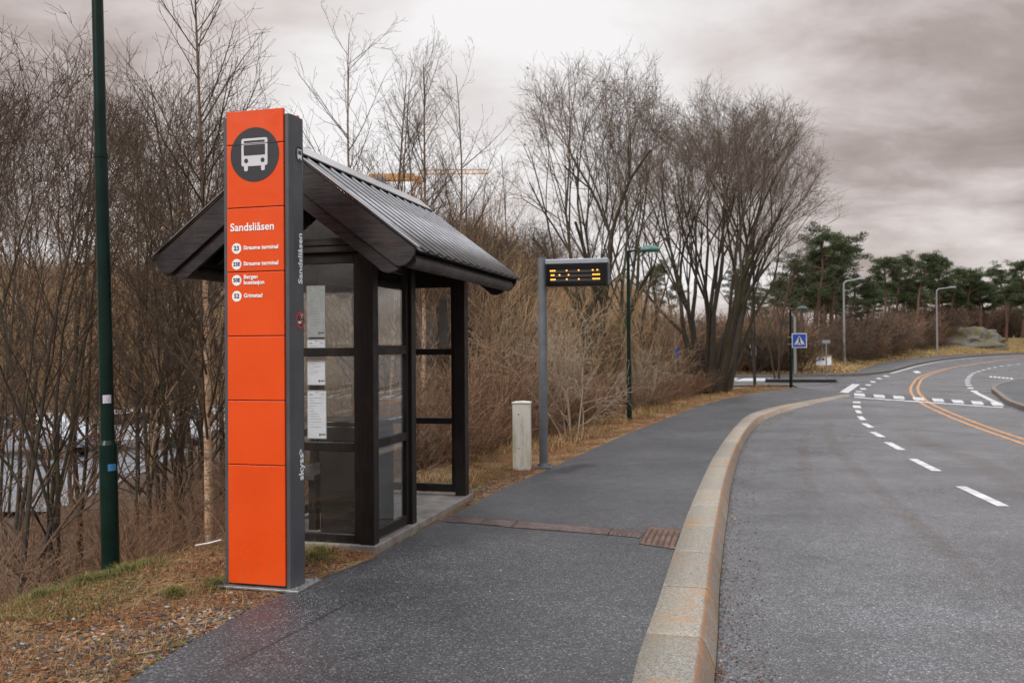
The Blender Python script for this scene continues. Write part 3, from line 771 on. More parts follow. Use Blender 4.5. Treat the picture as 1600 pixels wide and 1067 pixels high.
MB().prism([(XM-.15,RZ-.15*SL+.045),(XM,RZ+.05),(XM+.15,RZ-.15*SL+.045),(XM+.15,RZ-.15*SL+.056),(XM,RZ+.064),(XM-.15,RZ-.15*SL+.056)],'y',YN-.02,YF+.02).build('ridge_cap',M['roof'],sh)
# eave fillers and gutters
for s in (1,-1):
    gxp=XM+s*(XR-XM-.075)
    pts=[]
    for k in range(13):
        a=math.pi*k/12; pts.append((gxp+.062*math.cos(a),RT-.075-.062*math.sin(a)))
    pts+=[(gxp-.055,RT-.072),(gxp-.045,RT-.11),(gxp,RT-.128),(gxp+.045,RT-.11),(gxp+.055,RT-.072)]
    MB().tube([(gxp,YN+.06,RT-.075),(gxp,YF-.10,RT-.075)],.058,20).build('gutter',M['woody'],sh)
    MB().prism([(XM+s*(XR-XM-.03),RT-.02),(XM+s*(XR-XM-.19),RT+.10),(XM+s*(XR-XM-.19),RT-.03),(XM+s*(XR-XM-.10),RT-.03)],'y',YN+.058,YF-.058).build('eave_board',M['wood'],sh)
# gable glass
for y in (.03,LN-.04):
    z0=2.486; 
    MB().prism([(-W+.02,z0),(-.02,z0),(-.02,z0+.02),(XM,RZ-.36),(-W+.02,z0+.02)],'y',y,y+.006).build('gable_pane',M['glass'],sh)
    MB().box(XM-.03,XM+.03,y+.01,y+.06,z0,RZ-.3).build('gable_strut',M['wood'],sh)
# bench along the rear wall
bn=MB().box(-W+.115,-W+.50,.30,1.75,.50,.545,.006).build('bench',M['woody'],sh)
for y in (.42,1.62): MB().box(-W+.17,-W+.24,y,y+.07,.056,.498).box(-W+.38,-W+.45,y,y+.07,.056,.498).build('bench_leg',M['wood'],bn)

def shw(x,y,z): return sh.location+ex*x+ey*y+Vector((0,0,z))
# bin inside
b=empty('litter_bin',shw(-.40,.58,.056),SRZ,'black box litter bin standing inside the shelter behind the near window','litter bin')
MB().box(-.24,.24,-.24,.22,0,.90,.01).build('body',M['black'],b)
MB().box(-.25,.25,-.25,.23,.902,.94,.008).build('lid',M['black'],b)
MB().box(-.13,.13,-.247,-.241,.70,.78).build('slot',M['blackscreen'],b)
# posters on the near window
M['paperold']=simple('faded_paper',(.34,.36,.37),.45,0,.12,14)
def poster(x0,x1,z0,z1,lab,y=.078,lg=True,pm='paper'):
    p=empty('timetable_poster',shw((x0+x1)/2,y,z0),SRZ,lab,'poster','timetables on the near shelter window')
    w=(x1-x0)/2; h=z1-z0
    MB().box(-w,w,0,.003,0,h).build('sheet',M[pm],p)
    b=MB()
    b.box(-w,w,-.002,-.0005,h-.006,h); b.box(-w,w,-.002,-.0005,0,.006); b.box(-w,-w+.005,-.002,-.0005,.006,h-.006); b.box(w-.005,w,-.002,-.0005,.006,h-.006)
    b.build('border',M['cw'],p)
    b=MB(); b.box(-w*.75,-w*.4,-.002,-.0005,h*.90,h*.90+.007); b.box(w*.45,w*.75,-.002,-.0005,h*.91,h*.91+.005); b.box(-w*.1,w*.15,-.002,-.0005,h*.95,h*.95+.005)
    rr=random.Random(int(z0*99))
    for k in range(12):
        zz=h*(.84-k*.055); b.box(-w*.75,w*(-.4+rr.random()*1.1),-.0015,-.0005,zz,zz+.0025)
    b.build('printed_lines',M['print'],p)
    if lg:
        b=MB().box(w*.25,w*.38,-.002,-.0005,.025,.045)
        for k in range(3): b.box(w*(.46+k*.15),w*(.56+k*.15),-.002,-.0005,.030,.042)
        b.build('emblem',M['navy'],p)
    return p
def sx(px,y=.05):   # px on the near wall -> local x
    # solve by projection
    lo,hi=-1.3,.1
    for _ in range(40):
        m=(lo+hi)/2; q=shw(m,y,1.3)-EYE
        if 800+F*q.dot(RIGHT)/q.dot(FWD)<px: lo=m
        else: hi=m
    return lo
xa,xb=sx(480,.08),sx(509,.08)
poster(xa,xb,1.70,2.12,'faded pale timetable at the top of the near shelter window above two others',pm='paperold')
poster(xa,xb,1.31,1.685,'middle timetable behind the cross rail of the near shelter window')
poster(xa-.003,xb+.003,.875,1.27,'lowest timetable in a pale frame on the near shelter window',y=.085)
p=empty('notice_sheet',shw(-.30,LN-.06,1.62),SRZ,'small pale notice on the far end window of the shelter','notice')
MB().box(0,.09,-.01,-.007,0,.50).build('sheet',simple('faded_notice',(.30,.31,.31),.5),p)

# ------------------------------------------------------------------ display sign
D0=G(849.5,731)
ds=empty('departure_display',(D0.x,D0.y,0),R(-11),'grey steel post carrying a black departure display with amber lights','display sign')
DY=D0.y
def zat(py,Y=DY,px=850): return at(px,py,Y).z
MB().cyl(0,0,.03,zat(403),.058,n=28).build('pole',M['poleblue'],ds)
MB().box(-.11,.11,-.11,.11,-.01,.022,.004).cyl(0,0,.022,.07,.075,.06).build('base_plate',M['poleblue'],ds)
for s in (-1,1):
    for q in (-1,1): MB().cyl(s*.085,q*.085,.022,.045,.012,n=8).build('bolt',M['galv'],ds)
z1,z0=zat(407),zat(448.5)
x0=.058; x1=.062+.815
MB().box(x0,x1,-.10,.10,z0,z1-.065,.012).build('cabinet',M['black'],ds)
MB().box(x0,x1+.012,-.118,.118,z1-.064,z1,.008).build('cap',M['alu'],ds)
MB().box(x1+.001,x1+.018,-.102,.102,z0+.004,z1-.066,.006).build('end_cap',M['grey'],ds)
scr=MB().box(x0+.015,x1-.02,-.106,-.101,z0+.015,z1-.075,.002).build('screen',M['blackscreen'],ds)
zc=[z0+(448.5-y)/(448.5-407)*(z1-z0) for y in (425.0,431.8,438.5)]
sxx=lambda px:(px-852)/(946-852)*(x1-x0)+x0
b=MB()
for i,z in enumerate(zc): b.box(sxx(859.5),sxx(935),-.1085,-.1065,z-.026,z+.006)
b.build('led_strip',M['ledstrip'],scr)
def led(px,z,w=2.6): MB().box(sxx(px-w/2),sxx(px+w/2),-.1115,-.109,z-.0065,z+.0095).build('lit_character',M['led'],scr)
for a,z in ((863,zc[0]),(864.3,zc[1]),(863.4,zc[2])):
    for k in range(3 if a<864 else 2): led(a-2.6+k*2.9,z,2.4)
for pxx,z in ((884.5,zc[0]),(902.8,zc[0]),(924,zc[0]),(931,zc[0]),(873.8,zc[1]),(887.5,zc[1]),(884.7,zc[2]),(903,zc[2])): led(pxx,z,2.2)
for z in zc[1:]:
    for k in range(4): led(924.7+k*3.0,z,2.3)

# white cable cabinet
W0=G(816,732)
c=empty('cable_cabinet',(W0.x,W0.y,-.02),R(-8),'short white square post with green stains beside the display pole','cabinet')
MB().box(-.112,.112,-.112,.112,0,.885,.008).build('body',M['cab'],c)
MB().prism([(-.12,.887),(.12,.887),(.12,.905),(0,.915),(-.12,.905)],'y',-.12,.12,.003).build('cap',M['cab'],c)
for z in (.75,.30): MB().prism([(-.03+.008*math.cos(k*.785),z+.008*math.sin(k*.785)) for k in range(8)],'y',-.116,-.110).build('screw',M['black'],c)

# ------------------------------------------------------------------ drain covers
def patch(name,q,ribs,m,lab,amp=.007,along=True):
    P=[G(x,y) for x,y in q]; cx=sum((p for p in P),Vector())/4
    nu,nv=ribs*6,4; vv=[];ff=[]
    for j in range(nv+1):
        for i in range(nu+1):
            u,v=i/nu,j/nv
            if not along: pass
            a=P[0].lerp(P[1],u); b_=P[3].lerp(P[2],u); p=a.lerp(b_,v)
            w=(u if along else v)
            z=.006+amp*math.sin(2*math.pi*ribs*u)
            if i in (0,nu) or j in (0,nv): z=.001
            vv.append((p.x-cx.x,p.y-cx.y,z+.003))
    for j in range(nv):
        for i in range(nu): 
            k=j*(nu+1)+i; ff.append((k,k+nu+1,k+nu+2,k+1))
    o=link(name,np_mesh(name,vv,ff),m); o.location=(cx.x,cx.y,0)
    rim=MB().poly([tuple(cx.lerp(p,1.035)-Vector((cx.x,cx.y,0))+Vector((0,0,.0025)) ) for p in P][::-1]).build('rim',M['black'],o,recalc=False)
    return tag(o,lab,'drain cover','rusty drain covers across the footpath')
def patch_len(name,q,ribs,m,lab):           # ribs running lengthwise
    return patch(name,[q[3],q[0],q[1],q[2]],ribs,m,lab,.005)
patch_len('channel_cover',[(704,806),(760,809.5),(749,819),(690,814.5)],3,M['rust'],'first rusty channel cover, next to the shelter slab')
patch_len('channel_cover',[(761,809.8),(809,814),(798,824),(750,819.2)],3,M['rust'],'short rusty channel cover, second from the shelter')
patch_len('channel_cover',[(810,814.2),(957,826),(949,835.5),(799,824.2)],4,M['rust'],'longest rusty channel cover in the middle of the footpath')
patch('channel_cover',[(958,826.2),(1009,831),(1000,840.5),(950,835.7)],7,M['rust'],'ribbed rusty channel cover touching the square grate')
patch('drain_grate',[(1015,823),(1066,828.5),(1055,858),(999,849.5)],6,M['rust2'],'square rusty ribbed grate against the kerb',.010)

# ------------------------------------------------------------------ lamp posts
L0=G(173,879,H,0)
lp=empty('lamp_post',(L0.x,L0.y,-.05),0,'tall dark green lamp post with stickers standing in the near grass','lamp post')
lp.rotation_euler=(0,R(-1.15),0)
zr=at(173,690,L0.y).z+.05
MB().cyl(0,0,-.4,zr-.02,.066,.064,28).cyl(0,0,zr-.02,zr+.012,.064,.05,28,False).build('base_section',M['green'],lp)
z2=at(155,243,L0.y).z+.05
MB().cyl(0,0,zr,z2,.050,.0475,28).build('lower_pole',M['green'],lp)
MB().cyl(0,0,z2-.02,z2+.012,.052,.052,28).build('collar',M['green'],lp)
MB().cyl(0,0,z2+.01,6.3,.044,.036,28).build('upper_pole',M['green'],lp)
MB().tube([(0,0,6.28),(.1,.0,6.42),(.5,0,6.5)],.03).build('arm',M['green'],lp)
MB().prism([(.4,6.46),(.5,6.56),(.9,6.58),(1.05,6.5),(.95,6.44),(.5,6.43)],'y',-.12,.12,.02).build('lantern',M['greenhead'],lp)
def wrap(nm,zc,h,a0,a1,m,r=.0515):
    vv=[];ff=[];n=6
    for i in range(n+1):
        a=R(a0+(a1-a0)*i/n)
        for z in (zc-h/2,zc+h/2): vv.append((r*math.cos(a),r*math.sin(a),z))
    for i in range(n): ff.append((2*i,2*i+2,2*i+3,2*i+1))
    return link(nm,np_mesh(nm,vv,ff),m,lp)
tg_=simple('pale_sticker',(.50,.48,.56),.5,0,.25,60)
wrap('white_sticker',at(167,623,L0.y).z+.05,.062,-98,-28,tg_,.0506)
wrap('blue_sticker',at(177,729,L0.y).z+.05,.05,-68,-12,M['bluestick'],.0665)
# slim path lamps
def path_lamp(px,py,top,lab,headpx=33,w=.045,grp=None,Y=None):
    b0=G(px,py) if Y is None else at(px,py,Y); Y=b0.y; zt=at(px,top,Y).z; s=Y/F
    o=empty('path_lamp',(b0.x,b0.y,b0.z-.02),R(-8),lab,'street lamp',grp)
    zt-=b0.z
    MB().cyl(0,0,0,1.3,w*1.25,w*1.25).cyl(0,0,1.3,1.34,w*1.3,w).build('base_section',M['green'],o)
    MB().cyl(0,0,1.33,zt,w,w*.8).build('pole',M['green'],o)
    hl=headpx*s
    MB().tube([(0,0,zt-.03),(.12,0,zt-.01),(hl*.4,0,zt)],w*.55).build('arm',M['green'],o)
    # lens-shaped lantern
    bm=MB(); prof=[(0,.0),(.08,.055),(.25,.095),(.5,.11),(.8,.085),(1.,.03)]
    ring=[]
    x0=.33*hl+.1; LL=1.25*hl-x0+.1
    for t,hh in prof:
        w2=.13*math.sin(math.pi*min(1,.12+t*.8)); rr=[]
        for k in range(12):
            a=2*math.pi*k/12; zz=math.sin(a); rr.append(bm.bm.verts.new((x0+t*LL,w2*math.cos(a),zt-.0+(hh if zz>0 else .045)*zz)))
        ring.append(rr)
    for A,B in zip(ring,ring[1:]):
        for k in range(12): bm.bm.faces.new((A[k],A[(k+1)%12],B[(k+1)%12],B[k])).smooth=True
    bm.bm.faces.new(ring[0]); bm.bm.faces.new(ring[-1][::-1])
    bm.build('lantern',M['greenhead'],o); return o
path_lamp(983.5,655,390,'slim dark green path lamp with drooping oval head right of the display',34)
pl2=path_lamp(1236,604.5,482,'dark green lamp at the junction beside the pedestrian crossing sign',18,.05)
def steel_lamp(px,py,top,arm,lab,Y=None):
    b0=G(px,py) if Y is None else at(px,py,Y); Y=b0.y; zt=at(px,top,Y).z-b0.z; s=Y/F
    o=empty('street_lamp',(b0.x,b0.y,b0.z-.1),0,lab,'street lamp')
    MB().cyl(0,0,0,zt,.10,.06,12).build('pole',M['galv'],o)
    sg=1 if arm>0 else -1; a=abs(arm)*s
    MB().tube([(0,0,zt-.05),(sg*.15,0,zt+.12),(sg*a*.8,0,zt+.26)],.045,8).build('arm',M['galv'],o)
    MB().box(min(sg*a*.7,sg*a*1.05),max(sg*a*.7,sg*a*1.05),-.14,.14,zt+.22,zt+.36,.03).build('lantern',M['alu'],o)
    MB().cyl(0,0,.0,.16,.2,.2,10).build('base_collar',M['galv'],o)
    return o
steel_lamp(1319.5,574,440,31,'tall grey steel lamp with a long arm on the bank before the pines')
steel_lamp(1464.5,556.5,452,28,'grey steel lamp beside the mossy rock at the far bend')
steel_lamp(1242.5,586,492,-10,'grey steel pole behind the pedestrian crossing sign with a small head')
# crossing sign
cs=at(1249,532,pl2.location.y-.12)
o=empty('crossing_sign',(cs.x,cs.y,cs.z),R(-6),'blue square pedestrian crossing sign with white triangle on the junction lamp','road sign')
w=.285
MB().box(-w,w,0,.02,-w,w,.004).build('border',M['white'],o)
MB().box(-w+.035,w-.035,-.006,-.001,-w+.035,w-.035).build('blue_field',M['blue'],o)
MB().prism([(-.21,-.17),(.21,-.17),(0,.19)],'y',-.011,-.007).build('white_triangle',M['white'],o)
b=MB()
b.prism([(.03*math.cos(k*.785)+.0,.10+.03*math.sin(k*.785)) for k in range(8)],'y',-.016,-.012)
for q in ([(-.02,.07),(.025,.07),(.03,-.03),(-.025,-.03)],[(-.02,-.03),(.02,-.03),(-.05,-.15),(-.085,-.15)],[(-.01,-.03),(.03,-.03),(.075,-.15),(.04,-.15)],[(-.02,.06),(-.03,.03),(-.07,-.01),(-.075,.01)],[(.02,.06),(.03,.03),(.07,.0),(.065,.02)]): b.prism(q,'y',-.016,-.012)
for x in (-.15,-.11,.10,.14): b.prism([(x,-.165),(x+.025,-.165),(x+.015,-.13),(x-.005,-.13)],'y',-.016,-.012)
b.build('walking_figure',M['navy'],o)
MB().box(-w-.15,-w+.02,.021,.04,.12,.15).box(-w-.15,-w+.02,.021,.04,-.15,-.12).build('bracket',M['galv'],o)
# other small signs
def small_post(px,py,top,lab,cat='sign post',m=M['galv'],r=.035,nm='sign_post'):
    b0=G(px,py); zt=at(px,top,b0.y).z-b0.z; o=empty(nm,(b0.x,b0.y,b0.z-.05),0,lab,cat); MB().cyl(0,0,0,zt,r,r,8).build('pole',m,o); return o,zt,b0.y/F
o,zt,s=small_post(1291.5,595,533,'thin steel post with small pale nameplate on the refuge island')
MB().box(-6*s,6*s,-.03,0,zt-.05,zt+.10).build('nameplate',M['alu'],o)
o,zt,s=small_post(1178,600.5,540,'steel post with edge-on sign at the tip of the grass tongue')
MB().box(-.04,.04,-.25,.25,zt-.35,zt+.02).build('sign_plate',M['cw'],o); MB().box(-.13,-.06,-.1,.1,zt-.05,zt+.1).build('cap_plate',M['cw'],o)
b0=G(1056,609); o=empty('sign_post',(b0.x,b0.y,-.1),0,'thin post with small blue sign half hidden among the mossy stems','sign post')
zt=at(1056,482,b0.y).z; MB().cyl(0,0,0,zt,.03,.03,8).build('pole',M['galv'],o)
s=b0.y/F; zz=at(1056,548,b0.y).z; MB().box(-.02,5*s,-.04,-.02,zz-6*s,zz+8*s).build('sign_plate',M['blue'],o)
b0=G(1146,600); o=empty('sign_post',(b0.x,b0.y,-.1),0,'pale steel pole standing behind the dark leaning trunk','sign post')
MB().cyl(0,0,0,at(1146,480,b0.y).z,.045,.04,8).build('pole',M['rail'],o)
# white information board
b0=G(1287,583); Y=b0.y; s=Y/F; o=empty('information_board',(b0.x,b0.y,b0.z),0,'white information board on two wooden legs beyond the junction','notice board')
zb=at(1287,570.5,Y).z-b0.z; zt=at(1287,557,Y).z-b0.z
MB().box(-12*s,12*s,0,.05,zb,zt).build('panel',M['white'],o)
MB().box(-13*s,13*s,-.05,.1,zt+.01,zt+.07).build('top_cap',M['twigtan'],o)
for x in (-11,11): MB().box(x*s-.05,x*s+.05,.051,.14,-.2,zt).build('leg',M['twigtan'],o)
MB().box(-7.5*s,-4.5*s,-.01,-.002,zb+7.5*s,zb+11*s).build('blue_emblem',M['blue'],o)
MB().box(-3*s,1.5*s,-.01,-.002,zb+8*s,zb+11*s).build('dark_emblem',M['black'],o)
# guard rail
ga=G(905,612); o=empty('guard_rail',(0,0,0),0,'low white steel guard rail seen through the trees beside the side road','guard rail')
gp=[(at(x,y,Yy)) for x,y,Yy in ((900,587,33.6),(960,585.5,33.8),(1000,583.5,34.2),(1025,583,34.6),(1042,586,34.9),(1052,590,35.3))]
b=MB()
for a,c in zip(gp,gp[1:]):
    b.poly([(a.x,a.y,a.z-.12),(c.x,c.y,c.z-.12),(c.x,c.y-.03,c.z-.02),(a.x,a.y-.03,a.z-.02)]); b.poly([(a.x,a.y-.03,a.z-.02),(c.x,c.y-.03,c.z-.02),(c.x,c.y,c.z+.1),(a.x,a.y,a.z+.1)])
r_=b.build('rail',M['rail'],o,recalc=False); r_.modifiers.new('s','SOLIDIFY').thickness=.01
for a in gp[:-1]: MB().box(a.x-.04,a.x+.04,a.y+.02,a.y+.1,-.3,a.z+.02).build('post',M['rail'],o)

# crane
cr=empty('tower_crane',at(655,560,260),0,'orange tower crane with grey counterweight far behind the birches','crane')
Yc=260.; s=Yc/F; zc_=lambda py: at(655,py,Yc).z-cr.location.z; xc=lambda px:(px-655)*s
M['jib']=M['crane']
b=MB()
for za,zb2 in ((282,280.5),(276,274.5)): b.box(xc(578),xc(650),-.8,.8,zc_(za)-.15,zc_(zb2)+.15)
b.box(xc(578),xc(650),-.9,.9,zc_(282),zc_(272)); b.build('counter_jib',M['crane'],cr)
b=MB(); n=10
for i in range(n):
    a=xc(655+i*11); c_=xc(655+(i+1)*11); zl,zh=zc_(273),zc_(266)
    b.box(a,c_,-.7,-.5,zl-.15,zl+.15).box(a,c_,-.1,.1,zh-.15,zh+.15)
    b.tube([(a,-.6,zl),((a+c_)/2,0,zh),(c_,-.6,zl)],.12,4)
b.build('jib',M['crane'],cr)
MB().box(xc(588),xc(604),-1.2,1.2,zc_(286),zc_(275)).build('counterweight',M['cw'],cr)
MB().box(xc(652),xc(661),-1,1,zc_(287),zc_(276)).build('cab',M['crane'],cr)
b=MB()
for q in (-1,1):
    for r_ in (-1,1): b.box(q*1.-.12,q*1.+.12,r_*1.-.12,r_*1.+.12,-40,zc_(276))
for k in range(30):
    z=zc_(276)-k*2.; b.tube([(-1,-1,z),(1,-1,z-2)],.08,4)
b.build('mast',M['crane'],cr)

# ------------------------------------------------------------------ bare trees
def rot_dir(d,ang,az):
    a=(d[1],-d[0],0.); l=math.hypot(a[0],a[1])
    a=(1,0,0) if l<1e-3 else (a[0]/l,a[1]/l,0.)
    b=(d[1]*a[2]-d[2]*a[1],d[2]*a[0]-d[0]*a[2],d[0]*a[1]-d[1]*a[0])
    ca,sa=math.cos(ang),math.sin(ang); cz,sz=math.cos(az),math.sin(az)
    v=[d[i]*ca+(a[i]*cz+b[i]*sz)*sa for i in range(3)]
    l=math.sqrt(sum(x*x for x in v)); return tuple(x/l for x in v)
def grow(rng,p,d,L,r,lvl,S,out,wob=None):
    n=S['n'][lvl]; step=L/(n-1); w=S['wob'][lvl]; up=S['up'][lvl]; re=S['tip'][lvl]
    pts=[p]; rad=[r]; dirs=[d]
    env=S.get('env'); es=rng.uniform(.80,1.06) if env else 1
    for i in range(1,n):
        d=(d[0]+rng.gauss(0,w),d[1]+rng.gauss(0,w),d[2]+rng.gauss(0,w*.6)+up)
        l=math.sqrt(d[0]**2+d[1]**2+d[2]**2); d=(d[0]/l,d[1]/l,d[2]/l)
        p=(p[0]+d[0]*step,p[1]+d[1]*step,p[2]+d[2]*step)
        if env and i>1:
            q_=((p[0]-env[0])/env[2])**2+((p[1])/env[2])**2+((p[2]-env[1])/env[3])**2
            if q_>es*es and p[2]>env[1]-env[3]*.5: break
        pts.append(p); rad.append(max(S['rmin'],r*(1-(1-re)*(i/(n-1))**.9))); dirs.append(d)
    n=len(pts)
    if n<2: return
    out[lvl].append((pts,rad))
    if lvl+1<len(S['n']):
        nc=S['kids'][lvl]; nc=max(1,int(nc*(.75+.5*rng.random())*min(1.3,(L/S['ref'][lvl])**.8)))
        for k in range(nc):
            t=S['t0'][lvl]+(1-S['t0'][lvl])*((k+rng.random())/nc)
            f=t*(n-1); i=min(n-2,int(f)); u=f-i
            q=tuple(pts[i][j]*(1-u)+pts[i+1][j]*u for j in range(3)); rr=rad[i]*(1-u)+rad[i+1]*u
            dd=rot_dir(dirs[i],R(rng.uniform(*S['ang'][lvl])),rng.uniform(0,2*math.pi))
            if lvl==0 and dd[2]<.1: dd=(dd[0],dd[1],.1)
            LL=L*rng.uniform(*S['len'][lvl])*(1-S['tap'][lvl]*max(0,t-.15))
            grow(rng,q,dd,LL,max(S['rmin'],min(rr*.65,LL*S['rl'])),lvl+1,S,out)
def seg(rng,p,d,L,r0,r1,n,w,up):
    pts=[p]; rad=[r0]
    for i in range(1,n):
        d=(d[0]+rng.gauss(0,w),d[1]+rng.gauss(0,w),d[2]+rng.gauss(0,w*.6)+up); l=math.sqrt(d[0]**2+d[1]**2+d[2]**2); d=(d[0]/l,d[1]/l,d[2]/l)
        p=(p[0]+d[0]*L/(n-1),p[1]+d[1]*L/(n-1),p[2]+d[2]*L/(n-1)); pts.append(p); rad.append(r0+(r1-r0)*i/(n-1))
    return pts,rad,d
def forked(rng,p,d,k,S,r,out):
    L=S['L'][k]*rng.uniform(.75,1.25); last=(k==len(S['L'])-1); r1=max(S['rmin'],r*.78)
    pts,rad,d2=seg(rng,p,d,L,r,r1,6 if k==0 else 4,S['w']*(1 if k else .8),S['up'])
    if S.get('env'):
        e=S['env']; q=pts[-1]; qq=((q[0]-e[0])/e[2])**2+(q[1]/e[2])**2+((q[2]-e[1])/e[3])**2
        if qq>rng.uniform(.86,1.08) and k>1: last=True; pts=pts[:3]; rad=rad[:3]
    out[0 if k<2 else 1 if k<4 else 2].append((pts,rad))
    if k>=S['tw0']:
        for _ in range(S['tw']+(2 if last else 0)):
            i=rng.randint(0,len(pts)-1); dd=rot_dir(d2,R(rng.uniform(25,60)),rng.uniform(0,6.283)); TL=S['TL']*rng.uniform(.5,1.2)
            a,b,d3=seg(rng,pts[i],(dd[0],dd[1],dd[2]+.12),TL,max(S['rmin'],rad[i]*.5),S['rmin']*.8,5,.11,.03); out[3].append((a,b))
            for _ in range(3):
                j=rng.randint(1,3); d4=rot_dir(d3,R(rng.uniform(25,55)),rng.uniform(0,6.283)); a2,b2,_d=seg(rng,a[j],d4,TL*rng.uniform(.3,.55),S['rmin'],S['rmin']*.7,3,.12,.03); out[3].append((a2,b2))
    elif k>0 and rng.random()<.35:
        dd=rot_dir(d2,R(rng.uniform(35,65)),rng.uniform(0,6.283)); a,b,d3=seg(rng,pts[1],dd,1.1*rng.random()+.3,.010,S['rmin'],5,.13,.02); out[3].append((a,b))
    if last: return
    m=3 if rng.random()<S['p3'] else 2; az=rng.uniform(0,6.283)
    for j in range(m):
        f=(.86,.66,.55)[j]*rng.uniform(.9,1.1); forked(rng,pts[-1],rot_dir(d2,R(rng.uniform(*(S['a0'] if j==0 else S['a1']))),az+j*6.283/m+rng.gauss(0,.4)),k+1,S,max(S['rmin'],r1*f),out)
def fork_tree(name,stems,S,seed,leaf=0):
    rng=random.Random(seed); out=[[],[],[],[]]
    for (ox,oy),dr,L,r in stems:
        l=math.sqrt(sum(x*x for x in dr)); forked(rng,(ox,oy,-.15),tuple(x/l for x in dr),0,S,r,out)
    tv,tf=tubes(out[0],7); v2,f2=tubes(out[1],5); tf=np.concatenate([tf,f2+len(tv)]); tv=np.concatenate([tv,v2])
    v3,f3=tubes(out[2],4); v4,f4=tubes(out[3],3)
    lm=None
    if leaf:
        lv,lf=leaves_on(out[3],leaf,.020,rng); rn=np.repeat(np.random.RandomState(seed).rand(len(lf)),3); lm=np_mesh(name+'_leaves',lv,lf,{'rnd':rn})
    return np_mesh(name+'_trunk',tv,tf,smooth=True),np_mesh(name+'_crown',np.concatenate([v3,v4]),np.concatenate([f3,f4+len(v3)])),lm
SF=dict(L=[3.0,1.7,1.5,1.3,1.15,.95,.7],w=.055,up=.02,tw0=3,tw=2,TL=.75,rmin=.0036,p3=.30,a0=(4,14),a1=(16,32))
def tubes(polys,sides):
    V=[];Fc=[];base=0; by={}
    for pts,rad in polys: by.setdefault(len(pts),[]).append((pts,rad))
    for n,l in by.items():
        P=np.array([a for a,_ in l]); Rd=np.array([b for _,b in l]); m=len(l)
        T=np.gradient(P,axis=1); T/=np.linalg.norm(T,axis=2,keepdims=True)+1e-9
        ref=np.where(np.abs(T[...,2:3])>.9,np.array([1.,0,0]),np.array([0,0,1.])); A=np.cross(T,ref); A/=np.linalg.norm(A,axis=2,keepdims=True)+1e-9; B=np.cross(T,A)
        an=2*np.pi*np.arange(sides)/sides
        ring=P[:,:,None,:]+Rd[:,:,None,None]*(A[:,:,None,:]*np.cos(an)[None,None,:,None]+B[:,:,None,:]*np.sin(an)[None,None,:,None])
        V.append(ring.reshape(-1,3)); ix=(np.arange(m*n*sides).reshape(m,n,sides))+base
        a=ix[:,:-1,:]; b=ix[:,1:,:]; Fc.append(np.stack([a,np.roll(a,-1,2),np.roll(b,-1,2),b],-1).reshape(-1,4)); base+=m*n*sides
    return np.concatenate(V),np.concatenate(Fc)
def leaves_on(polys,frac,size,rng):
    V=[];Fc=[];k=0
    for pts,rad in polys:
        if rng.random()>frac: continue
        p=pts[-1]
        for _ in range(2):
            q=[p[0]+rng.gauss(0,.05),p[1]+rng.gauss(0,.05),p[2]+rng.gauss(0,.05)]
            for a in range(3): V.append([q[j]+rng.gauss(0,size) for j in range(3)])
            Fc.append((k,k+1,k+2)); k+=3
    return V,Fc
def tree_meshes(name,stems,S,seed,thick=1,leaf=0):
    """stems: list of (offset xy, lean vector, length, radius)"""
    rng=random.Random(seed); out=[[] for _ in S['n']]
    for (ox,oy),dr,L,r in stems:
        l=math.sqrt(sum(x*x for x in dr)); grow(rng,(ox,oy,-.15),tuple(x/l for x in dr),L,r,0,S,out)
    tv,tf=tubes(out[0],8 if S.get('sides') is None else S['sides']); 
    tw=[];
    if thick>1:
        v2,f2=tubes(out[1],5); tf=np.concatenate([tf,f2+len(tv)]); tv=np.concatenate([tv,v2]); rest=out[2:]
    else: rest=out[1:]
    vs=[];fs=[];b=0
    for i,l in enumerate(rest):
        if not l: continue
        v,f=tubes(l,4 if (i==0 and thick==1) else 3); vs.append(v); fs.append(f+b); b+=len(v)
    trunk=np_mesh(name+'_trunk',tv,tf,smooth=True); crown=np_mesh(name+'_crown',np.concatenate(vs),np.concatenate(fs))
    lm=None
    if leaf:
        lv,lf=leaves_on(out[-1],leaf,.022,rng); rn=np.repeat(np.random.RandomState(seed).rand(len(lf)),3); lm=np_mesh(name+'_leaves',lv,lf,{'rnd':rn})
    return trunk,crown,lm
SP_ALDER=dict(n=[13,8,6,5,4],wob=[.055,.07,.09,.12,.1],up=[.03,.075,.08,.05,.05],tip=[.22,.3,.35,.4,.5],kids=[14,8,6,3],t0=[.28,.2,.15,.15],ang=[(22,48),(20,48),(22,55),(25,60)],len=[(.30,.46),(.38,.60),(.40,.66),(.35,.6)],tap=[.45,.35,.3,.3],rl=.013,rmin=.0042,ref=[9,3,1.3,.6])
SP_CROWN=dict(n=[14,10,7,5,4],wob=[.06,.07,.085,.10,.12],up=[.010,.035,.022,.015,.01],tip=[.35,.3,.35,.4,.5],kids=[9,7,6,4],t0=[.30,.34,.24,.15],ang=[(10,28),(14,34),(20,46),(25,60)],len=[(.42,.62),(.42,.66),(.40,.62),(.35,.6)],tap=[.25,.25,.25,.3],rl=.0085,rmin=.0031,ref=[11,4.5,1.8,.8])
SP_CR1=dict(SP_CROWN,env=(.55,6.3,3.25,4.9)); SP_CR2=dict(SP_CROWN,env=(0,6.6,2.15,4.6)); SP_CR3=dict(SP_CROWN,env=(0,5.4,1.7,3.9))
SP_BIRCH=dict(n=[16,9,6,4],wob=[.02,.06,.1,.12],up=[.02,.05,.06,.04],tip=[.12,.25,.35,.5],kids=[34,9,5],t0=[.22,.15,.15],ang=[(28,52),(22,50),(25,60)],len=[(.22,.34),(.36,.55),(.35,.6)],tap=[.75,.4,.3],rl=.010,rmin=.0026,ref=[9,2.2,.9])
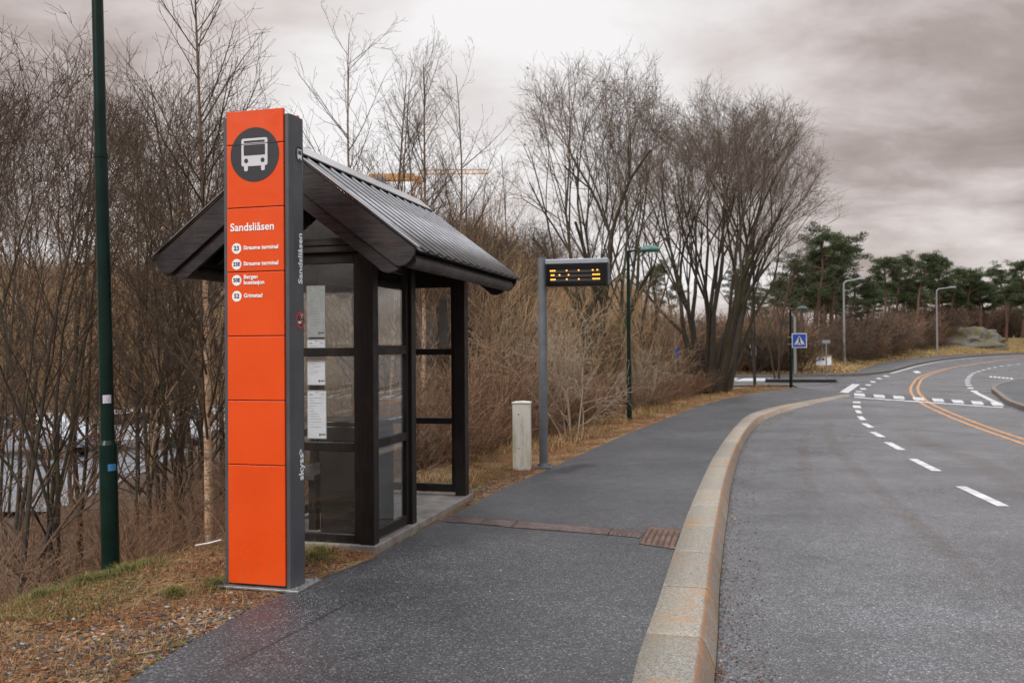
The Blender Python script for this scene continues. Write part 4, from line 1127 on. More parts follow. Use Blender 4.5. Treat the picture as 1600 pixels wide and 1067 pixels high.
SP_SAP=dict(n=[10,6,5,4],wob=[.05,.09,.12,.12],up=[.03,.06,.05,.05],tip=[.15,.3,.4,.5],kids=[20,7,4],t0=[.15,.15,.15],ang=[(22,55),(25,55),(25,60)],len=[(.22,.42),(.35,.6),(.35,.6)],tap=[.55,.4,.3],rl=.009,rmin=.0022,ref=[6,1.6,.7])
SP_SHRUB=dict(n=[8,6,5,4],wob=[.10,.14,.16,.15],up=[.0,.02,.03,.03],tip=[.2,.3,.4,.5],kids=[10,6,4],t0=[.15,.15,.15],ang=[(30,70),(25,65),(25,60)],len=[(.35,.6),(.35,.6),(.35,.6)],tap=[.4,.4,.3],rl=.009,rmin=.0035,ref=[2.5,1.,.5])
def stems_fan(n,L,r,lean,seed,spread=.35,skew=(0,0)):
    rng=random.Random(seed); out=[]
    for i in range(n):
        a=2*math.pi*(i+rng.random()*.6)/n; k=lean*(.35+.75*rng.random())
        out.append(((spread*math.cos(a)*rng.random(),spread*math.sin(a)*rng.random()),(math.cos(a)*k+skew[0],math.sin(a)*k+skew[1],1),L*rng.uniform(.85,1.05),r*rng.uniform(.7,1.1)))
    return out
PR={}
PR['clump']=fork_tree('clump',stems_fan(11,12.,.125,.42,3,.6,(.06,0)),dict(SF,env=(.5,6.0,3.5,5.1)),11)
PR['clump2']=fork_tree('clump2',stems_fan(7,12.,.115,.26,8,.5),dict(SF,env=(0,6.6,2.35,4.6)),12,.05)
PR['alder']=fork_tree('alder',stems_fan(3,10.,.075,.16,5,.2),dict(SF,tw=1,env=(0,5.8,2.3,4.3)),13,.03)
PR['alder2']=fork_tree('alder2',stems_fan(2,8.6,.07,.13,9,.2),dict(SF,tw=1,L=[2.6,1.6,1.4,1.2,1.1,.9,.7],p3=.2),14)
PR['lean']=fork_tree('lean',[((0,0),(.10,0,1),8.5,.13),((.1,.1),(.20,.05,1),7.2,.09)],dict(SF,p3=.2,env=(.4,5.6,1.9,4.3)),15)
PR['birch']=tree_meshes('birch',[((0,0),(0,0,1),9.5,.075)],SP_BIRCH,21)
PR['birch2']=tree_meshes('birch2',[((0,0),(-.03,0,1),9,.06),((.25,.1),(.10,.02,1),8.2,.05)],SP_BIRCH,22)
PR['birch3']=tree_meshes('birch3',[((0,0),(-.02,0,1),11,.085)],dict(SP_BIRCH,wob=[.008,.06,.1,.12],up=[.01,.05,.06,.04]),23)
PR['sap']=tree_meshes('sap',[((0,0),(.03,0,1),6.4,.035),((.15,.1),(.12,-.05,1),5.4,.028)],SP_SAP,31)
PR['sap2']=tree_meshes('sap2',[((0,0),(-.08,0,1),6.0,.04),((-.1,.1),(-.25,.1,1),5.0,.025),((.1,.0),(.22,.1,1),5.0,.03)],SP_SAP,32)
PR['sap3']=tree_meshes('sap3',[((0,0),(.05,0,1),5.6,.03)],SP_SAP,33)
PR['pale']=tree_meshes('pale',stems_fan(6,3.0,.026,.5,34,.25),SP_SHRUB,35)
PR['shrub']=tree_meshes('shrub',stems_fan(9,2.1,.014,.55,36,.5),SP_SHRUB,37)
MATS={'clump':('bark','twiglight'),'clump2':('bark','twiglight'),'alder':('bark','twig'),'alder2':('bark','twig'),'lean':('bark','twig'),'birch':('birch','twig'),'birch2':('birch','twig'),'birch3':('birch','twig'),'sap':('bark','twig'),'sap2':('bark','twigred'),'sap3':('bark','twigtan'),'pale':('twigpale','twigpale'),'shrub':('twigred','twigred')}
for k,(t,c_,lm) in PR.items():
    t.materials.append(M[MATS[k][0]]); c_.materials.append(M[MATS[k][1]])
    if lm: lm.materials.append(M['leafbit'])
NAMES={'clump':'alder_tree','clump2':'alder_tree','alder':'alder_tree','alder2':'alder_tree','lean':'alder_tree','birch':'birch_tree','birch2':'birch_tree','birch3':'birch_tree','sap':'sapling','sap2':'sapling','sap3':'sapling','pale':'bare_shrub','shrub':'bare_shrub'}
def tree(kind,x,y,sc,rz,lab,grp=None,cat='tree',z=None,tilt=0):
    z=GZ(x,y) if z is None else z
    o=empty(NAMES[kind],(x,y,z),rz,lab,cat,grp); o.scale=(sc,)*3 if not isinstance(sc,tuple) else sc
    o.rotation_euler=(0,tilt,rz)
    t,c_,lm=PR[kind]
    link('trunk',t,None,o); link('crown',c_,None,o)
    if lm: link('leaves',lm,None,o)
    return o
def T(kind,px,Y,top,rz,lab,grp=None,cat='tree',tilt=0,hh=None):
    """a tree whose foot is at depth Y and screen column px, scaled so that it reaches the height seen at row top"""
    p=at(px,545,Y); z=GZ(p.x,p.y); base=HT[kind]; zt=at(px,top,Y).z
    return tree(kind,p.x,p.y,(zt-z)/base,rz,lab,grp,cat,z,tilt)
HT={k:float(max(v.co.z for v in c_.vertices)) for k,(t,c_,lm) in PR.items()}
# the named trees
T('clump',1108,30,118,R(20),'broad many-stemmed mossy tree with a wide round crown, right of the display')
T('clump2',935,25,78,R(100),'tall bare tree with rounded crown rising above the departure display')
T('lean',1137,31,190,R(10),'dark trunk leaning right at the tip of the grass tongue')
T('birch3',326,10.4,-150,0,'birch with peeling orange and white bark between lamp post and orange column')
T('birch2',572,17,-5,R(10),'slender forked birch rising above the shelter ridge nearest the column')
T('birch',662,16.5,52,R(200),'birch seen over the shelter roof, left of a close pair')
T('birch2',700,17.5,72,R(150),'birch seen over the shelter roof, right of a close pair')
T('birch',610,24,60,R(280),'thin birch behind the forked one above the shelter roof')
T('pale',893,15.2,468,R(0),'pale grey spreading shrub with arching branches behind the display pole',None,'shrub')
T('pale',1003,22,535,R(120),'pale arching shrub crossed by the slim green path lamp',None,'shrub')
T('pale',800,17,470,R(220),'pale twiggy shrub between the shelter and the white post',None,'shrub')
T('alder',1010,27,170,R(60),'bare tree filling the gap between the two great round crowns')
T('alder2',1180,36,230,R(160),'bare tree at the right edge of the great round crown')
T('alder',1215,40,330,R(10),'low bare tree between the round crown and the first pines')
# thicket left of the column
g1='dark bare trees left of the orange column'
rg=random.Random(41)
spots=[(12,9.2,-20),(88,9.8,20),(120,13,60),(205,12.5,20),(232,12.2,90),(258,14,60),(285,12.5,90),(30,15,140),(110,18,170),(230,19,170),(275,17,140),(310,20,160),(338,14,110),(-30,10,0),(-60,13,50),(5,20,200),(150,22,200),(350,21,130),(-20,18,100)]
for i,(px,Y,top) in enumerate(spots):
    k=('sap','alder2','sap2','sap','sap3','alder')[i%6]
    T(k,px+rg.uniform(-6,6),Y,top+rg.uniform(-30,30),rg.uniform(0,6.28),'thin dark bare tree in the crowded thicket left of the orange column',g1,tilt=rg.uniform(-.06,.06))
g2='bare saplings behind the shelter and display'
for i in range(22):
    px=rg.uniform(470,850); Y=rg.uniform(15,30); k=('sap','sap2','alder','sap3','sap2','alder2')[i%6]
    top=rg.uniform(190,330) if px>720 else rg.uniform(230,340)
    T(k,px,Y,top,rg.uniform(0,6.28),'slim bare sapling in the thicket between orange column and great round crowns',g2,tilt=rg.uniform(-.06,.06))
for i in range(9):
    px=rg.uniform(840,1060); Y=rg.uniform(21,29); k=('sap','sap3','sap2')[i%3]
    T(k,px,Y,rg.uniform(330,440),rg.uniform(0,6.28),'slim bare sapling in the thicket between orange column and great round crowns',g2,tilt=rg.uniform(-.08,.08))

# ------------------------------------------------------------------ stuff: brushwood, grass, litter
def merge(parts):
    V=[];Fc=[];b=0
    for v,f in parts: V.append(v); Fc.append(f+b); b+=len(v)
    return np.concatenate(V),np.concatenate(Fc)
def arrays(me):
    v=np.zeros(len(me.vertices)*3,dtype=np.float32); me.vertices.foreach_get('co',v); n=len(me.polygons); f=np.zeros(n*4,dtype=np.int32); me.loops.foreach_get('vertex_index',f); return v.reshape(-1,3),f.reshape(-1,4)
def scatter(protos,places):
    """places: (x,y,z,scale,rz)"""
    out=[]
    arr=[arrays(m) for m in protos]
    for i,(x,y,z,s,rz) in enumerate(places):
        v,f=arr[i%len(arr)]; c,sn_=math.cos(rz),math.sin(rz)
        sc=s if isinstance(s,tuple) else (s,s)
        w=np.empty_like(v); w[:,0]=(v[:,0]*c-v[:,1]*sn_)*sc[0]+x; w[:,1]=(v[:,0]*sn_+v[:,1]*c)*sc[0]+y; w[:,2]=v[:,2]*sc[1]+z
        out.append((w,f))
    return merge(out)
SP_TW=dict(n=[5,4,3],wob=[.1,.14,.15],up=[.02,.03,.03],tip=[.3,.4,.5],kids=[7,3],t0=[.15,.2],ang=[(18,50),(20,60)],len=[(.3,.55),(.35,.6)],tap=[.4,.3],rl=.007,rmin=.0028,ref=[1.6,.6])
def twigs(seed,n,L,lean,rmin=.0028,r=.008):
    S=dict(SP_TW); S['rmin']=rmin; rng=random.Random(seed); out=[[],[],[]]
    for s_ in stems_fan(n,L,r,lean,seed,.5):
        (ox,oy),dr,LL,rr=s_; l=math.sqrt(sum(x*x for x in dr)); grow(rng,(ox,oy,-.1),tuple(x/l for x in dr),LL,rr,0,S,out)
    v,f=tubes(out[0]+out[1]+out[2],3); return np_mesh('t',v,f)
def stuff(name,vf,m,lab,cat='undergrowth',attr=None):
    o=link(name,np_mesh(name,vf[0],vf[1],attr),m); return tag(o,lab,cat,None,'stuff')
near_tw=[twigs(50+i,8,1.35,.7,.0022,.006) for i in range(3)]
mid_tw=[twigs(60+i,9,1.8,.6,.004,.009) for i in range(3)]
far_tw=[twigs(70+i,12,3.0,.55,.011,.02) for i in range(3)]
rg=random.Random(91)
pl=[]
while len(pl)<260:
    y=rg.uniform(5.,16); xl=float(np.interp(y,py_s,px_s)); s=rg.uniform(2.3,7.5)
    x=xl-s
    if y>10.5 and s<2.8: continue
    if x/y<-.72 : continue
    pl.append((x,y,GZ(x,y),(rg.uniform(.7,1.2),rg.uniform(.35,.85)*(1. if s<3.4 else .6)),rg.uniform(0,6.28)))
stuff('brambles',scatter(near_tw,pl),M['twigred'],'tangle of red-brown bramble stems on the bank left of the bus stop')
pl=[]
while len(pl)<300:
    y=rg.uniform(11.5,30); xl=float(np.interp(y,py_s,px_s)); s=rg.uniform(1.7,7.5)
    if rg.random()<.45: s=rg.uniform(1.65,3.0)
    x=xl-s
    pl.append((x,y,GZ(x,y),(rg.uniform(.6,1.15),rg.uniform(.35,1.0)*(1 if y<19 else .62)),rg.uniform(0,6.28)))
stuff('undergrowth',scatter(mid_tw,pl),M['twigred'],'dense brown undergrowth of thin twigs along the footpath edge behind the display')
pl=[]
for i in range(85):
    y=rg.uniform(17,34); px=rg.uniform(-60,1060); p=at(px,545,y); xl=float(np.interp(y,py_s,px_s))
    if xl-p.x<2.: continue
    if px<370: continue
    pl.append((p.x,p.y,GZ(p.x,p.y),(rg.uniform(.8,1.2),rg.uniform(.6,1.3)),rg.uniform(0,6.28)))
stuff('tall_brushwood',scatter([twigs(80+i,10,2.8,.45,.0055,.013) for i in range(3)],pl),M['twigtan'],'tall tan brushwood between the bare trees')
# far brushwood along the bank beyond the junction
pl=[]
for i in range(620):
    px=rg.uniform(700,1700); xw=None
    y0=lin([(600,50),(1180,50),(1290,52),(1340,57),(1392,68),(1460,88),(1520,100),(1700,118)],px)+2.5
    y0+=lin([(600,-2.2),(1290,-2.0),(1345,1.5),(1700,4)],px); Y=y0+abs(rg.gauss(0,9)) if px>1300 else 47.2+abs(rg.gauss(0,5)); p=at(px,545,Y)
    if 1262<px<1314 and Y<55: continue
    s=rg.uniform(.4,1.0)*(Y/60)**.5
    pl.append((p.x,p.y,GZ(p.x,p.y),(s*1.1,s),rg.uniform(0,6.28)))
stuff('far_brushwood',scatter(far_tw,pl[::3]+pl[1::3]),M['twig'],'bank of rusty brown bushes beyond the far footpath')
stuff('far_tan_brushwood',scatter(far_tw,pl[2::3]),M['twigred'],'paler tan bushes mixed into the bank beyond the far footpath')
# distant wood on the slope behind everything
HX=np.linspace(-150,60,100); HYY=np.linspace(48,260,70); hx,hy=np.meshgrid(HX,HYY)
def hill_z(x,y):
    prof=np.interp(x/y*F+800,[-200,150,350,480,640,720,830,900,1000,1100,1300],[8,9.5,9.5,11,15,15.5,13,9,6,3,1.])
    t=sstep(48,125,y); far=np.where(y>125,1,1)
    z=-2.4+(prof)*t+vnoise(x,y,9,7)*2.0*t
    return z*1.0
hz=hill_z(hx,hy); hi=np.arange(hx.size).reshape(hx.shape)
hf=np.stack([hi[:-1,:-1],hi[:-1,1:],hi[1:,1:],hi[1:,:-1]],-1).reshape(-1,4)
o=link('hillside',np_mesh('hillside',np.stack([hx.ravel(),hy.ravel(),hz.ravel()],-1),hf,smooth=True),M['hill']); o['kind']='structure'
pl=[]
rg=random.Random(17)
for i in range(520):
    Y=rg.uniform(50,125); px=rg.uniform(-80,1020); p=at(px,545,Y)
    pl.append((p.x,p.y,float(hill_z(np.array(p.x),np.array(p.y)))-.3,(rg.uniform(.9,1.5),rg.uniform(.9,1.7)),rg.uniform(0,6.28)))
stuff('distant_wood',scatter([twigs(90+i,8,4.2,.35,.016,.05) for i in range(3)],pl),M['twigtan'],'far brown leafless wood covering the slope behind the thicket','wood')

def blades(pts,hmin,hmax,w,lean,seed):
    rs=np.random.RandomState(seed); n=len(pts); P=np.asarray(pts,float)
    a=rs.rand(n)*2*np.pi; h=hmin+(hmax-hmin)*rs.rand(n); ln=lean*(.3+rs.rand(n))*h; b=a+rs.randn(n)*.5+1.57
    d=np.stack([np.cos(a),np.sin(a),np.zeros(n)],-1); sd=np.stack([np.cos(b),np.sin(b),np.zeros(n)],-1)*(w/2)
    z=np.array([0,0,1.])
    p1=P+d*(ln*.35)[:,None]+z*(h*.6)[:,None]; p2=P+d*ln[:,None]+z*(h*(1-.25*lean))[:,None].clip(0.003)
    V=np.stack([P-sd,P+sd,p1+sd*.8,p1-sd*.8,p2+sd*.15,p2-sd*.15],1).reshape(-1,3); b0=np.arange(n)[:,None]*6
    Fc=np.concatenate([b0+np.array([[0,1,2,3]]),b0+np.array([[3,2,4,5]])]); rn=np.repeat(rs.rand(n),6); return V,Fc,rn
def verge_pts(n,y0,y1,s0,s1,seed,clump=None,gap=True):
    rs=np.random.RandomState(seed); y=y0+(y1-y0)*rs.rand(n)**1.3; s=s0+(s1-s0)*rs.rand(n); x=np.interp(y,py_s,px_s)-s
    # keep out of the shelter and column footprints
    lx_=(x-sh.location.x)*ex.x+(y-sh.location.y)*ex.y; ly_=(x-sh.location.x)*ey.x+(y-sh.location.y)*ey.y
    keep=~((lx_>-W-.06)&(lx_<.05)&(ly_>-.03)&(ly_<LN+.06))
    lx_=(x-tot.location.x)*ex.x+(y-tot.location.y)*ex.y; ly_=(x-tot.location.x)*ey.x+(y-tot.location.y)*ey.y
    keep&=~((np.abs(lx_)<.33)&(np.abs(ly_)<.18))
    if clump is not None: keep&=(vnoise(x,y,clump[0],clump[1])+.5>clump[2])
    if y1>8: keep&=(x>-.75*y-1)
    x=x[keep]; y=y[keep]; return np.stack([x,y,GZa(x,y)],-1)
def st3(name,pts,args,m,lab,cat):
    V,Fc,rn=blades(pts,*args); return stuff(name,(V,Fc),m,lab,cat,{'rnd':rn})
P1=np.concatenate([verge_pts(30000,3.6,8.5,.05,3.4,1,(.35,4,.42)),verge_pts(24000,8.5,20,.05,2.6,2,(.6,5,.35)),verge_pts(14000,18,37,.05,1.8,3)])
st3('dry_grass',P1,(.015,.07,.0032,1.5,5),M['strawnear'],'short flattened straw-coloured grass on the verge','grass')
P1b=np.concatenate([verge_pts(9000,8.8,22,.5,2.0,21,(.5,8,.5)),verge_pts(6000,20,37,.15,1.6,22,(.6,8,.45))])
st3('straw_tufts',P1b,(.05,.20,.006,1.1,6),M['straw'],'taller dry straw tufts at the foot of the undergrowth','grass')
def tufts(cs,n,rad,seed):
    rs=np.random.RandomState(seed); out=[]
    for cx,cy,r in cs:
        a=rs.rand(n)*6.28; q=np.abs(rs.randn(n))*r*rad*.55; x=cx+q*np.cos(a); y=cy+q*np.sin(a); out.append(np.stack([x,y,GZa(x,y)+.02*np.clip(1-q/(r*rad),0,1)],-1))
    return np.concatenate(out)
TC=[(*V2(G(200,884)),1.),(*V2(G(218,878)),1.1),(*V2(G(190,890)),.8),(*V2(G(150,903)),.9),(*V2(G(130,908)),.7),(*V2(G(338,916)),.5),(*V2(G(272,930)),.5),(*V2(G(30,905)),.8),(*V2(G(60,925)),.7),(*V2(G(110,868)),.6),(*V2(G(500,872)),.8),(*V2(G(487,880)),.7)]
st3('green_tufts',tufts(TC,480,.24,3),(.02,.10,.0024,1.3,7),M['tuft'],'green mossy grass tufts around the lamp post foot and the column','grass')
P2=np.concatenate([verge_pts(40000,5.2,11,.9,3.4,11,(.55,9,.50)),verge_pts(9000,9.3,14,.4,2.2,12,(.6,10,.5))])
st3('moss_grass',P2,(.012,.05,.003,1.3,8),M['tuft'],'patches of yellow-green grass on the crest of the bank','grass')
# leaf litter: small flat flakes
def flakes(pts,smin,smax,seed,lift=.004,tilt=.5,asp=1.):
    rs=np.random.RandomState(seed); n=len(pts); P=np.asarray(pts)+np.array([0,0,lift])
    a=rs.rand(n)*6.28; s=smin+(smax-smin)*rs.rand(n)**2
    u=np.stack([np.cos(a),np.sin(a),rs.randn(n)*tilt*.4],-1)*(s*asp)[:,None]; v=np.stack([-np.sin(a),np.cos(a),rs.randn(n)*tilt*.4],-1)*(s*.5)[:,None]
    V=np.stack([P-u,P-v,P+u,P+v],1).reshape(-1,3); V[:,2]=np.maximum(V[:,2],np.repeat(P[:,2],4)-lift+.001)
    Fc=np.arange(n*4).reshape(-1,4); return V,Fc,np.repeat(rs.rand(n),4)
P3=np.concatenate([verge_pts(26000,3.6,8.5,.0,3.6,31),verge_pts(16000,8.5,20,.0,2.8,32),verge_pts(8000,18,37,.0,1.8,33),verge_pts(1300,3.6,9,-.22,.0,34),verge_pts(1500,8.5,30,-.2,.0,35)])
V,Fc,rn=flakes(P3,.006,.028,1); stuff('leaf_litter',(V,Fc),M['litter'],'rust-brown leaf litter and needles on the verge','leaf litter',{'rnd':rn})
P3=verge_pts(9000,3.6,9,.0,3.4,41); V,Fc,rn=flakes(P3,.02,.06,2,.006,.4,.9); Vn=V.copy()
# needles: long thin straw bits
rs=np.random.RandomState(5); n=len(P3); a=rs.rand(n)*6.28; l=.015+.05*rs.rand(n)**2; d=np.stack([np.cos(a),np.sin(a),rs.randn(n)*.15],-1)*l[:,None]; w_=np.stack([-np.sin(a),np.cos(a),0*a],-1)*.0012
Pn=P3+np.array([0,0,.01]); V=np.stack([Pn-d-w_,Pn+d-w_,Pn+d+w_,Pn-d+w_],1).reshape(-1,3)
stuff('fallen_needles',(V,np.arange(n*4).reshape(-1,4)),M['straw'],'fallen pale needles and twiglets scattered over the near verge','leaf litter',{'rnd':np.repeat(rs.rand(n),4)})
# gravel: small low stones
def stones(pts,smin,smax,seed):
    rs=np.random.RandomState(seed); n=len(pts)
    ico=bmesh.new(); bmesh.ops.create_icosphere(ico,subdivisions=1,radius=1); bv=np.array([v.co[:] for v in ico.verts]); bf=np.array([[v.index for v in f.verts] for f in ico.faces]); ico.free()
    s=smin+(smax-smin)*rs.rand(n)**3.5; sc=np.stack([s,s*(.5+.5*rs.rand(n)),s*(.3+.35*rs.rand(n))],-1); a=rs.rand(n)*6.28
    v=bv[None]*(1+.28*rs.randn(n,len(bv),1))*sc[:,None,:]; c,s_=np.cos(a)[:,None],np.sin(a)[:,None]
    w=np.stack([v[...,0]*c-v[...,1]*s_,v[...,0]*s_+v[...,1]*c,v[...,2]],-1)+np.asarray(pts)[:,None,:]
    Fc=(bf[None]+(np.arange(n)*len(bv))[:,None,None]).reshape(-1,3); return w.reshape(-1,3),Fc,np.repeat(rs.rand(n)**1.5,len(bv))
rs=np.random.RandomState(8); pts=[]
while len(pts)<3600:
    px=rs.uniform(-60,420); t=rs.rand(); py=rs.normal(1010-.10*(px-100)-.0006*(px-60)**2*0.4,34)
    if py<900: continue
    p=G(px,py); xl=np.interp(p.y,py_s,px_s)
    if p.x>xl-.005: continue
    pts.append((p.x,p.y,GZ(p.x,p.y)+.002))
pts+=[tuple(p) for p in verge_pts(1400,3.6,6.6,-.12,.35,51)]+[tuple(p) for p in verge_pts(700,4,8,.3,2.5,52)]+[tuple(p) for p in verge_pts(900,8.9,11,.0,.5,53)]
V,Fc,rn=stones(pts,.003,.021,4); stuff('gravel',(V,Fc),M['pebble'],'grey gravel strewn along the footpath edge at lower left','gravel',{'rnd':rn})
# grit and leaf crumbs in the gutter and on the paving
def along(l,n,off0,off1,y0,y1,seed,h):
    rs=np.random.RandomState(seed); out=[]
    L=[p for p in l if y0<=p[1]<=y1]
    for _ in range(n):
        i=rs.randint(0,len(L)-1); t=rs.rand(); x=L[i][0]*(1-t)+L[i+1][0]*t; y=L[i][1]*(1-t)+L[i+1][1]*t; o_=off0+(off1-off0)*rs.rand()**1.8
        out.append((x+o_,y,h(y)))
    return np.array(out)
pg=along(kbot,3200,.0,.30,3,26,3,HR); V,Fc,rn=flakes(pg,.003,.014,9,.004,.8); stuff('gutter_debris',(V,Fc),M['litter'],'dark leaf crumbs lying in the gutter along the kerb','debris',{'rnd':rn*.25})
pg=along(kbot,1100,.01,.35,3,16,13,HR); V,Fc,rn=stones(pg,.002,.010,10); stuff('gutter_grit',(V,Fc),M['pebble'],'pale grit lying in the gutter along the kerb','grit',{'rnd':rn})
rs=np.random.RandomState(77); pp=[]
for _ in range(420):
    y=rs.uniform(4,13); a=np.interp(y,py_s,px_s); b_=np.interp(y,kiy,kix); t=rs.rand()**1.6; pp.append((a+(b_-a)*t,y,0))
V,Fc,rn=flakes(np.array(pp),.003,.012,12,.004,.3); stuff('paving_crumbs',(V,Fc),M['pebble'],'tiny pale crumbs scattered on the footpath','debris',{'rnd':.75+rn*.25})
# sticks lying on the verge
p=G(326,852); o=MB().tube([(-.10,-.03,.02),(.0,.01,.03),(.09,.04,.05)],[.007,.008,.006],6).build('stick',M['white']); o.location=(p.x,p.y,GZ(p.x,p.y)); tag(o,'pale stick lying on the grass left of the orange column','stick')
p=G(230,1023); o=MB().tube([(-.05,-.03,.012),(.05,.035,.012)],[.006,.005],5).build('stick',M['twigpale']); o.location=(p.x,p.y,.005); tag(o,'short orange-tan stick at the footpath edge, lower left','stick')
p=G(1138,812,HR); o=MB().tube([(.0,-.06,.01),(.02,0,.02),(-.01,.06,.01),(.03,.1,.02)],[.006,.007,.005,.004],5).build('dead_twig',M['twigpale']); o.location=(p.x+.05,p.y,p.z); tag(o,'crooked tan twig in the gutter beside the kerb','twig')

rs=np.random.RandomState(99); n=26000; pxs=1130+600*rs.rand(n); fp=[]
x_=np.interp(pxs,[1130,1280,1340,1392,1460,1520,1600,1730],[FTX[np.argmin(abs(FTX-at(p_,545,50).x))] for p_ in [1130,1280]]+[G(p_,q_,H).x for p_,q_ in ((1340,582),(1392,566),(1462,557.5),(1519,554.4),(1600,552),(1730,550.3))])
y_=np.interp(x_,FTX,FTY)+.1+rs.rand(n)**1.5*9; x_=x_+rs.randn(n)*.8
fp=np.stack([x_,y_,GZa(x_,y_)],-1); fp=fp[fp[:,1]>np.interp(fp[:,0],FTX,FTY)+.08]
V,Fc,rn=blades(fp,.05,.18,.03,1.0,31); stuff('bank_grass',(V,Fc),M['straw'],'rough yellowed grass on the bank beyond the far footpath','grass',{'rnd':rn})

# ------------------------------------------------------------------ pines
def pine_mesh(seed,H_=11,cr=2.6,bare=.45,lean=0):
    rng=random.Random(seed); rs=np.random.RandomState(seed)
    tp=[];p=[0,0,-.3];d=[lean,0,1]; n=12
    pts=[];rad=[]
    for i in range(n): pts.append(tuple(p)); rad.append(.20*(1-i/n*.8)*H_/11); d=[d[0]+rng.gauss(0,.05),d[1]+rng.gauss(0,.05),1]; p=[p[0]+d[0]*H_/n,p[1]+d[1]*H_/n,p[2]+H_/n]
    br=[];cl=[]
    nb=26
    for k in range(nb):
        t=bare+(1-bare)*(k+rng.random())/nb; i=min(n-2,int(t*(n-1))); u=t*(n-1)-i; q=[pts[i][j]*(1-u)+pts[i+1][j]*u for j in range(3)]
        a=rng.random()*6.28; w=(t-bare)/(1-bare); L=cr*(.55+.6*rng.random())*(1.0-.65*w)*(.6+.8*min(1,w*3))
        e=[q[0]+math.cos(a)*L,q[1]+math.sin(a)*L,q[2]+L*(.15+.3*w)+rng.gauss(0,.1)]
        mid=[(q[j]+e[j])/2 for j in range(3)]; mid[2]+=.05*L
        br.append(([tuple(q),tuple(mid),tuple(e)],[.05,.035,.02]))
        for c in range(rng.randint(4,7)):
            tt=.35+.7*rng.random(); cl.append((q[0]+(e[0]-q[0])*tt+rng.gauss(0,.2),q[1]+(e[1]-q[1])*tt+rng.gauss(0,.2),q[2]+(e[2]-q[2])*tt+rng.gauss(.1,.12),rng.uniform(.32,.62)))
    top=pts[-1]
    for c in range(6): cl.append((top[0]+rng.gauss(0,.35),top[1]+rng.gauss(0,.35),top[2]-rng.random()*.5,rng.uniform(.25,.45)))
    for k in range(7):   # dead snags
        t=rng.uniform(.2,bare); i=int(t*(n-1)); q=pts[i]; a=rng.random()*6.28; L=rng.uniform(.4,1.2); br.append(([q,(q[0]+math.cos(a)*L*.5,q[1]+math.sin(a)*L*.5,q[2]+.05),(q[0]+math.cos(a)*L,q[1]+math.sin(a)*L,q[2]+.0)],[.03,.02,.012]))
    v1,f1=tubes([(pts,rad)],8); v2,f2=tubes(br,4); tv,tf=merge([(v1,f1),(v2,f2)])
    V=[]
    for x,y,z,s in cl:
        m=62; g=rs.randn(m,3); g/=np.linalg.norm(g,axis=1)[:,None]; rr=(rs.rand(m)**.6)[:,None]; c_=np.array([x,y,z])+g*rr*np.array([s,s,s*.45])
        dirs=rs.randn(m,3)*.6+g; dirs[:,2]+=.5; dirs/=np.linalg.norm(dirs,axis=1)[:,None]; sd=np.cross(dirs,rs.randn(m,3)); sd/=np.linalg.norm(sd,axis=1)[:,None]
        V.append(np.stack([c_-sd*.032,c_+sd*.032,c_+dirs*.24],1))
    V=np.concatenate(V).reshape(-1,3); 
    return np_mesh('pine_trunk',tv,tf,smooth=True),np_mesh('pine_crown',V,np.arange(len(V)).reshape(-1,3))
PN=[pine_mesh(201,11,2.6,.55),pine_mesh(202,11,2.3,.66,.05),pine_mesh(203,11,3.0,.45),pine_mesh(204,11,2.0,.66,-.06)]
for t,c_ in PN: t.materials.append(M['pinebark']); c_.materials.append(M['needle'])
def pine(px,Y,top,k,rz,lab,grp=None,wide=1.):
    p=at(px,545,Y); z=GZ(p.x,p.y); zt=at(px,top,Y).z; s=(zt-z)/11.3
    o=empty('pine_tree',(p.x,p.y,z),rz,lab,'pine',grp); o.scale=(s*wide,s*wide,s); link('trunk',PN[k][0],None,o); link('crown',PN[k][1],None,o)
pine(1272,62,342,2,0,'tallest green pine just right of the great round bare crown',None,1.15)
pine(1303,66,352,2,2,'pine with rounded top left of the tall grey steel lamp',None,1.2)
pine(1256,64,372,0,2.6,'pine standing just left of the tallest pine',None,1.3)
pine(1322,70,420,2,.4,'small low pine behind the tall grey steel lamp',None,1.3)
pine(1288,74,398,0,1.1,'shorter pine between the tallest pine and the rounded one',None,1.5)
pine(1222,60,385,2,1,'pine half hidden behind the edge of the great bare crown')
pine(1170,62,400,2,3,'pine showing through the stems of the great bare crown')
pine(1052,60,395,2,4,'pine showing through the gap between the two great bare crowns')
pine(1380,92,392,1,.5,'thin-topped pine, first of the skyline row right of the grey steel lamp')
pine(1402,96,388,0,1.5,'second pine of the skyline row, close beside the first')
pine(1432,92,383,1,2.5,'tall narrow pine with a tufted top, third of the skyline row')
pine(1470,95,386,3,.8,'pine with bare leaning orange trunk above the far steel lamp')
pine(1482,100,410,1,1.8,'lower pine just right of the leaning orange trunk')
pine(1512,100,413,0,3.,'flat-topped pine right of the far steel lamp')
pine(1541,104,410,2,4.,'broad pine in the right part of the skyline row')
pine(1572,104,404,0,5.,'tall broad pine near the right edge of the photo')
pine(1597,108,398,1,.2,'last pine at the right edge of the photo')
g='low dark green pines forming the second row'
rg=random.Random(5)
for i in range(30):
    px=1190+i*15+rg.uniform(-5,5); pine(px,rg.uniform(98,122),rg.uniform(428,458),i%4,rg.uniform(0,6),'low dark pine in the second row below the skyline pines',g,1.5)
